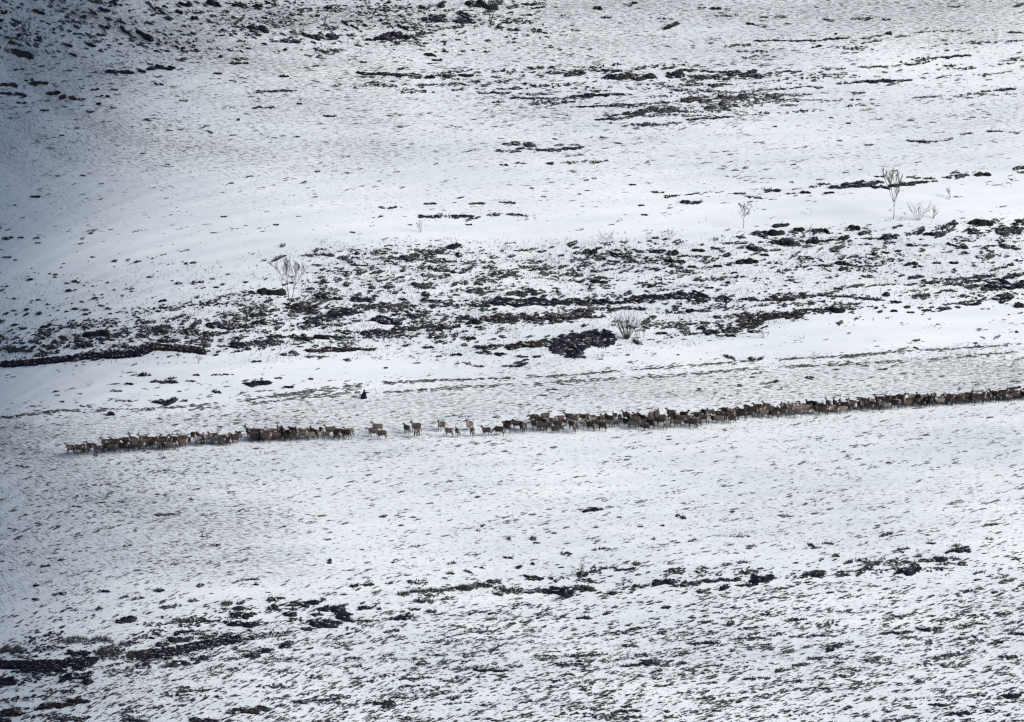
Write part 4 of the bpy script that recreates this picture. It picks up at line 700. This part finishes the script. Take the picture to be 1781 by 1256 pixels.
# ------------------------------------------------------------------ animal and person bodies: tapered limbs fused to one skin
def fused(name, chains, voxel, mat_fn=None, mats=(), subs=12, relax=4):
    """chains: lists of (point, rx, ry); fuses them to one continuous surface"""
    bm = bmesh.new()
    for ch in chains:
        rings = []
        for i, (p, ra, rb) in enumerate(ch):
            p = Vector(p); d = (Vector(ch[min(i + 1, len(ch) - 1)][0]) - Vector(ch[max(i - 1, 0)][0])).normalized()
            side = Vector((0, 1, 0)); side = (side - d * side.dot(d))
            side = side.normalized() if side.length > .2 else (Vector((1, 0, 0)) - d * d.x).normalized()
            up = d.cross(side)
            rings.append([bm.verts.new(p + side * ra * math.cos(t) + up * rb * math.sin(t)) for t in [2 * math.pi * k / subs for k in range(subs)]])
        for a_, b_ in zip(rings[:-1], rings[1:]):
            for k in range(subs): bm.faces.new((a_[k], a_[(k + 1) % subs], b_[(k + 1) % subs], b_[k]))
        for rg, i, s in ((rings[0], 0, -1), (rings[-1], len(ch) - 1, 1)):
            j = 1 if i == 0 else i - 1
            d = (Vector(ch[i][0]) - Vector(ch[j][0])).normalized()
            c = bm.verts.new(Vector(ch[i][0]) + d * min(ch[i][1], ch[i][2]) * .6)
            for k in range(subs): bm.faces.new((rg[k], rg[(k + 1) % subs], c))
    bmesh.ops.recalc_face_normals(bm, faces=bm.faces)
    me = bpy.data.meshes.new(name); bm.to_mesh(me); bm.free()
    ob = bpy.data.objects.new(name, me); col.objects.link(ob)
    md = ob.modifiers.new("fuse", 'REMESH'); md.mode = 'VOXEL'; md.voxel_size = voxel
    ms = ob.modifiers.new("relax", 'SMOOTH'); ms.iterations = relax; ms.factor = .5
    dg = bpy.context.evaluated_depsgraph_get(); out = bpy.data.meshes.new_from_object(ob.evaluated_get(dg))
    out.name = name; col.objects.unlink(ob); bpy.data.objects.remove(ob); bpy.data.meshes.remove(me)
    for p in out.polygons: p.use_smooth = True
    out.materials.clear()
    for m in mats: out.materials.append(m)
    return out
def coat_material():
    m, n, b = new_mat("reindeer_coat")
    shade = N(n, "ShaderNodeAttribute", attribute_name="coat").outputs["Fac"]
    oi = N(n, "ShaderNodeObjectInfo"); tc = N(n, "ShaderNodeTexCoord")
    rp = N(n, "ShaderNodeValToRGB"); cr = rp.color_ramp
    cr.elements[0].position = 0; cr.elements[0].color = (.010, .009, .011, 1)
    cr.elements[1].position = 1; cr.elements[1].color = (.40, .37, .35, 1)
    e = cr.elements.new(.35); e.color = (.048, .039, .037, 1)
    e = cr.elements.new(.65); e.color = (.148, .133, .128, 1)
    s = math_node(n, 'ADD', shade, math_node(n, 'MULTIPLY_ADD', oi.outputs["Random"], .52, -.40))
    s = math_node(n, 'ADD', s, math_node(n, 'MULTIPLY_ADD', noise(n, tc.outputs["Object"], 3.0, 3), .3, -.15))
    n.links.new(s, rp.inputs[0]); n.links.new(rp.outputs[0], b.inputs["Base Color"]); return m
M_COAT = coat_material()
M_ANT = bark("antler_bone", (.07, .06, .05, 1), (.14, .12, .10, 1))
def deer_mesh(neck, head, gait, legs_fold=0.0):
    """faces +X; neck: base->poll end point; head: muzzle point; gait: four fore-aft foot offsets"""
    ch = [[((-.66, 0, .93), .10, .10), ((-.58, 0, .90), .21, .23), ((-.35, 0, .88), .26, .28), ((-.05, 0, .83), .28, .31), ((.25, 0, .84), .27, .32), ((.47, 0, .88), .23, .28), ((.60, 0, .92), .14, .19)]]
    nx_, nz_ = neck; hx, hz = head
    ch.append([((.42, 0, .95), .15, .20), ((.42 + (nx_ - .42) * .45, 0, .97 + (nz_ - .97) * .42 - .03), .115, .165), ((nx_, 0, nz_), .085, .105)])
    dx, dz = hx - nx_, hz - nz_
    ch.append([((nx_ - .05 * dx, 0, nz_ + .02), .08, .09), ((nx_ + .3 * dx, 0, nz_ + .3 * dz), .085, .10), ((nx_ + .7 * dx, 0, nz_ + .7 * dz), .058, .065), ((hx, 0, hz), .05, .05)])
    for s in (-1, 1): ch.append([((nx_ - .02, s * .06, nz_ + .06), .03, .02), ((nx_ - .07, s * .15, nz_ + .11), .028, .016), ((nx_ - .10, s * .20, nz_ + .12), .01, .01)])
    ch.append([((-.66, 0, .98), .05, .04), ((-.76, 0, .93), .05, .03), ((-.79, 0, .86), .025, .02)])
    for i, (s, g) in enumerate(zip((-1, 1, -1, 1), gait)):
        if i < 2:   # front legs: elbow, wrist, fetlock
            ch.append([((.40, s * .12, .85), .095, .12), ((.38 + .15 * g, s * .13, .62), .062, .075), ((.40 + .62 * g, s * .13, .37), .045, .045), ((.39 + .92 * g - max(0, -g) * .06, s * .13, .10), .032, .034), ((.43 + g, s * .13, .02), .048, .055)])
        else:       # hind legs: stifle forward and high, hock backward
            ch.append([((-.45, s * .12, .88), .12, .17), ((-.36 + .2 * g, s * .14, .65), .085, .11), ((-.57 + .6 * g, s * .14, .43), .05, .055), ((-.54 + .9 * g, s * .14, .12), .034, .036), ((-.50 + g, s * .14, .02), .048, .055)])
    me = fused("reindeer", ch, .034, mats=(M_COAT,), subs=10, relax=3)
    co = np.empty(len(me.vertices) * 3); me.vertices.foreach_get("co", co); co = co.reshape(-1, 3)
    x, z = co[:, 0], co[:, 2]
    c = np.full(len(x), .50)
    c -= .10 * smooth((z - .95) / .15) * (x < .4)                       # darker saddle
    c += .30 * smooth((x - .42) / .15) * smooth((.45 - np.abs(z - .98)) / .2) * (x < nx_ + .02)   # pale neck ruff
    c += .42 * smooth((-.60 - x) / .08) * smooth((z - .72) / .1)        # white rump
    c = np.where((z < .55), c - .20 * smooth((.62 - z) / .2), c)         # dark legs
    c = np.where(z < .07, c - .1, c)
    c = c - .22 * smooth((x - nx_ - .0) / .1) * (z > .2)                # dark face
    c += .10 * smooth((.72 - z) / .08) * (z > .55) * (np.abs(x) < .4)   # paler belly
    at_ = me.attributes.new("coat", 'FLOAT', 'POINT'); at_.data.foreach_set("value", np.clip(c, 0, 1).astype(np.float32))
    return me
POSES = [  # neck end, muzzle, gait
    ((.72, 1.30), (1.02, 1.20), (.02, -.05, .04, -.04)),
    ((.86, 1.10), (1.16, .98), (.17, -.16, -.14, .16)),
    ((.84, .98), (1.14, .82), (-.15, .14, .16, -.14)),
    ((.88, .66), (1.05, .36), (.06, -.03, .0, -.1)),
    ((.70, 1.34), (.98, 1.27), (.14, -.10, .12, -.15)),
]
DEER = [deer_mesh(*p) for p in POSES]
def antler_mesh(neck, head, size):
    wd = Wood(); nx_, nz_ = neck
    for s in (-1, 1):
        p = [Vector((nx_ + .01, s * .05, nz_ + .08)), Vector((nx_ - .10 * size, s * .17 * size, nz_ + .08 + .20 * size)), Vector((nx_ - .12 * size, s * .27 * size, nz_ + .08 + .40 * size)), Vector((nx_ + .06 * size, s * .28 * size, nz_ + .08 + .58 * size))]
        for i in range(3): wd.tube(p[i], p[i + 1], .022 - .004 * i, .018 - .004 * i, 5)
        wd.tube(p[0] + Vector((0, 0, .02)), p[0] + Vector((.22 * size, s * .05, .12 * size)), .015, .010, 4)
        wd.tube(p[2], p[2] + Vector((-.12 * size, s * .02, .12 * size)), .014, .008, 4)
        wd.tube((p[2] + p[3]) / 2, (p[2] + p[3]) / 2 + Vector((-.04, s * .02, .16 * size)), .013, .008, 4)
    return wd.mesh("antlers", M_ANT)
ANT = [[antler_mesh(p[0], p[1], s) for s in (.6, .95)] for p in POSES]
seen = set()
def reindeer(u, v, yaw, pose, scale, label, antl):
    pt = hit(np.array([u]), np.array([v]))[0]
    o = link("reindeer", DEER[pose], (pt[0], pt[1], pt[2] - .10)); o.rotation_euler = (0, 0, yaw); o.scale = (scale * 1.2, scale * 1.35, scale * 1.40)
    tag(o, label, "reindeer", "reindeer of the herd crossing the snow")
    if antl: link("antlers", ANT[pose][antl - 1], (0, 0, 0), o)
LEFT = math.pi
lone = [  # feet position, heading, pose, label
    (664, 765, LEFT - .1, 2, 1.0, "lowest reindeer of the trio at the gap's left side, in front of two others", 0),
    (649, 760, LEFT + .2, 1, 1.0, "left reindeer of the trio at the gap's left side, facing left", 0),
    (657, 754, LEFT, 0, 1.05, "rearmost reindeer of the trio at the gap's left side", 1),
    (708, 755, LEFT - .9, 0, .95, "pale reindeer at the left of the pair in the herd's gap", 0),
    (725, 761, -1.9, 3, 1.0, "grazing reindeer at the front of the middle of the gap", 0),
    (724, 753, LEFT + .6, 4, 1.05, "tall-standing reindeer with raised head in the middle of the gap", 2),
    (768, 750, LEFT + .9, 4, 1.0, "reindeer with raised head at the left edge of the right herd", 1),
    (781, 760, LEFT - .5, 0, .95, "front reindeer of the small cluster just right of the gap", 0),
    (796, 760, LEFT - 1.2, 0, .9, "reindeer facing the camera just right of the gap's small cluster", 0),
    (817, 750, LEFT + 1.0, 4, 1.0, "rear reindeer of the pair before the dense right herd", 1),
    (822, 760, LEFT + 1.8, 1, .95, "front reindeer of the pair before the dense right herd", 0),
    (846, 759, LEFT + .5, 4, .95, "reindeer alone between the pair and the dense right herd", 0),
    (868, 758, LEFT - .2, 3, 1.0, "reindeer grazing at the left tip of the dense right herd", 0),
]
for r in lone: reindeer(r[0], r[1], r[2], r[3], r[4] * 1.08, r[5], r[6])
# bands of the herd: x0, x1, front row y at x0 / x1, back row y at x0 / x1, rows, spacing, words
BANDS = [
    (118, 175, 791, 790, 788, 783, 2, 9.5, "at the far left tip of the herd"),
    (180, 258, 789, 786, 780, 771, 3, 9.5, "in the first clump from the left end"),
    (262, 326, 785, 782, 774, 772, 3, 9.5, "in the second clump from the left end"),
    (336, 416, 777, 776, 769, 768, 2, 9.5, "in the third clump from the left end"),
    (432, 512, 771, 769, 762, 757, 3, 9.5, "in the tall dark clump left of the gap"),
    (518, 550, 768, 767, 760, 760, 2, 10.5, "just right of the left herd's tall clump"),
    (556, 612, 767, 766, 757, 758, 2, 11.5, "at the right end of the left herd"),
    (876, 918, 756, 755, 747, 744, 2, 11.0, "in the loose left end of the right herd"),
    (926, 1004, 756, 754, 735, 732, 3, 9.5, "in the tall dark bulge of the right herd"),
    (1008, 1080, 753, 750, 732, 730, 3, 9.5, "just right of the right herd's tall bulge"),
    (1084, 1160, 751, 749, 732, 731, 3, 9.5, "below the silver bush in the right herd"),
    (1164, 1232, 748, 744, 730, 728, 3, 9.5, "in the right herd's middle, left part"),
    (1236, 1310, 742, 732, 725, 719, 3, 9.5, "in the right herd's middle, right part"),
    (1314, 1390, 731, 728, 717, 714, 3, 9.0, "in the right herd below the brown mat"),
    (1394, 1470, 726, 721, 713, 709, 3, 9.0, "where the right herd begins to narrow"),
    (1474, 1560, 719, 714, 707, 703, 3, 9.0, "in the narrow band below the tallest birch"),
    (1564, 1660, 713, 706, 702, 698, 3, 9.0, "in the narrow band right of the tallest birch"),
    (1664, 1795, 706, 696, 698, 690, 3, 9.0, "in the band at the right edge"),
]
rd = random.Random(42)
nd = len(lone)
for (x0, x1, f0, f1, b0, b1, rows, sp, words) in BANDS:
    n = int(round((x1 - x0) * rows / (sp * (1.24 if x1 < 620 else 1.43))))
    for i in range(n):
        s = (i + rd.uniform(-.3, 1.3)) / n; s = min(max(s, 0), 1); x = x0 + (x1 - x0) * s
        t = ((i * .618034) % 1.0) * 1.0 + rd.uniform(-.08, .08); t = min(max(t, 0), 1)
        yb = b0 + (b1 - b0) * s; yf = f0 + (f1 - f0) * s
        r = 0 if t < .34 else (1 if t < .67 else 2)
        yaw = LEFT + rd.gauss(0, .7)
        if rd.random() < .15: yaw = rd.gauss(0, .6)
        if rd.random() < .25: yaw = rd.uniform(0, 6.28)
        pose = rd.choices(range(5), (6, 2.5, 2, 1.6 if r == 2 else .4, 5))[0]
        antl = rd.choices((0, 1, 2), (6, 2.5, 1.2))[0]
        reindeer(x, yb + (yf - yb) * t, yaw, pose, (rd.uniform(.76, .88) if rd.random() < .22 else rd.uniform(.94, 1.14)), f"grey-brown reindeer in the {('back', 'middle', 'front')[r]} row {words}", antl)
        nd += 1


# ------------------------------------------------------------------ the person kneeling in the snow, one arm out to the right
M_NAVY, n_, b_ = new_mat("navy_cloth")
tc = N(n_, "ShaderNodeTexCoord"); n_.links.new(mix(n_, smoothstep(n_, noise(n_, tc.outputs["Object"], 9, 3), .35, .65), (.004, .005, .016, 1), (.009, .010, .026, 1)), b_.inputs["Base Color"])
M_BLACK, n_, b_ = new_mat("black_cloth")
tc = N(n_, "ShaderNodeTexCoord"); n_.links.new(mix(n_, noise(n_, tc.outputs["Object"], 12, 2), (.004, .004, .007, 1), (.010, .010, .013, 1)), b_.inputs["Base Color"])
M_SKIN, n_, b_ = new_mat("skin")
tc = N(n_, "ShaderNodeTexCoord"); n_.links.new(mix(n_, noise(n_, tc.outputs["Object"], 20, 2), (.30, .17, .12, 1), (.38, .23, .17, 1)), b_.inputs["Base Color"])
def c(*pts): return [((x, y, z), a, b) for x, y, z, a, b in pts]
def hand(px, py, pz, dx):
    ch = [c((px, py, pz, .03, .022), (px + dx * .05, py, pz, .045, .02), (px + dx * .09, py, pz - .005, .042, .017))]
    for i, ln in enumerate((.062, .075, .07, .055)):
        yy = py + (i - 1.5) * .021
        ch.append(c((px + dx * .085, yy, pz, .0095, .0095), (px + dx * (.09 + ln * .5), yy, pz - .008, .009, .009), (px + dx * (.085 + ln * .85), yy, pz - .03, .0075, .0075)))
    ch.append(c((px + dx * .02, py - .035, pz, .012, .012), (px + dx * .06, py - .065, pz - .005, .010, .010), (px + dx * .085, py - .07, pz - .02, .008, .008)))
    return ch
head = [c((.06, 0, 1.02, .055, .055), (.075, 0, 1.10, .055, .058), (.09, 0, 1.16, .06, .07)),
        c((.085, 0, 1.08, .05, .06), (.10, 0, 1.13, .07, .085), (.10, 0, 1.21, .078, .098), (.09, 0, 1.28, .070, .085), (.085, 0, 1.315, .04, .05)),
        c((.18, 0, 1.215, .013, .012), (.205, 0, 1.185, .017, .014)),                       # nose
        c((.17, -.02, 1.135, .012, .010), (.182, 0, 1.133, .013, .011), (.17, .02, 1.135, .012, .010)),  # mouth
        c((.09, .075, 1.20, .012, .03), (.085, .09, 1.205, .01, .028)), c((.09, -.075, 1.20, .012, .03), (.085, -.09, 1.205, .01, .028))]
body_ch = head + [c((.0, 0, .42, .13, .11), (.03, 0, .7, .14, .10), (.05, 0, .95, .16, .10), (.06, 0, 1.03, .07, .07)),
    c((.05, -.19, .96, .05, .05), (.36, -.22, .93, .045, .045), (.68, -.22, .95, .03, .03)), c((.05, .19, .96, .05, .05), (.10, .26, .72, .045, .045), (.28, .16, .58, .03, .03)),
    c((.0, -.12, .42, .08, .08), (.30, -.16, .12, .06, .06), (-.12, -.14, .07, .05, .045)), c((.0, .12, .42, .08, .08), (.30, .16, .12, .06, .06), (-.12, .14, .07, .05, .045))]
body_ch += hand(.69, -.22, .95, 1) + hand(.29, .15, .57, 1)
pm_ = fused("person", body_ch, .012, mats=(M_SKIN,), subs=10, relax=2)
pp = hit(np.array([633.0]), np.array([693.0]))[0]
person = link("person", pm_, (pp[0], pp[1], pp[2] - .03)); person.rotation_euler = (0, 0, R(14)); person.scale = (1.28, 1.28, 1.14)
tag(person, "person in dark navy winter clothes kneeling on the snow, one arm stretched right", "person")
jack = [c((-.04, 0, .06, .42, .46), (-.04, 0, .22, .40, .43), (-.02, 0, .42, .36, .38), (.02, 0, .66, .31, .31), (.05, 0, .88, .26, .23), (.06, 0, 1.0, .18, .16), (.07, 0, 1.05, .10, .10)),
        c((.05, -.16, .95, .11, .12), (.20, -.215, .93, .10, .10), (.40, -.225, .92, .085, .085), (.66, -.22, .95, .07, .07)),
        c((.05, .16, .97, .095, .10), (.075, .245, .84, .08, .08), (.10, .27, .71, .07, .07), (.27, .165, .585, .052, .052))]
link("jacket", fused("jacket", jack, .02, mats=(M_NAVY,), relax=2), (0, 0, 0), person)
trou = [c((-.08, -.10, .40, .15, .15), (.12, -.14, .28, .13, .13), (.34, -.17, .13, .11, .11)), c((-.08, .10, .40, .15, .15), (.12, .14, .28, .13, .13), (.34, .17, .13, .11, .11)),
        c((.34, -.17, .11, .10, .09), (.05, -.16, .10, .10, .09), (-.22, -.15, .09, .075, .075)), c((.34, .17, .11, .10, .09), (.05, .16, .10, .10, .09), (-.22, .15, .09, .075, .075))]
link("trousers", fused("trousers", trou, .02, mats=(M_NAVY,), relax=2), (0, 0, 0), person)
for s in (-1, 1):
    link("boot", fused("boot", [c((-.18, s * .15, .09, .075, .075), (-.32, s * .15, .10, .065, .07), (-.40, s * .15, .06, .055, .06), (-.42, s * .15, -.02, .04, .03))], .02, mats=(M_BLACK,), relax=2), (0, 0, 0), person)
hood = [c((.0, 0, 1.02, .17, .15), (.035, 0, 1.14, .145, .135), (.055, 0, 1.25, .125, .13), (.06, 0, 1.34, .10, .10), (.065, 0, 1.39, .04, .04))]
link("hood", fused("hood", hood, .018, mats=(M_BLACK,), relax=2), (0, 0, 0), person)
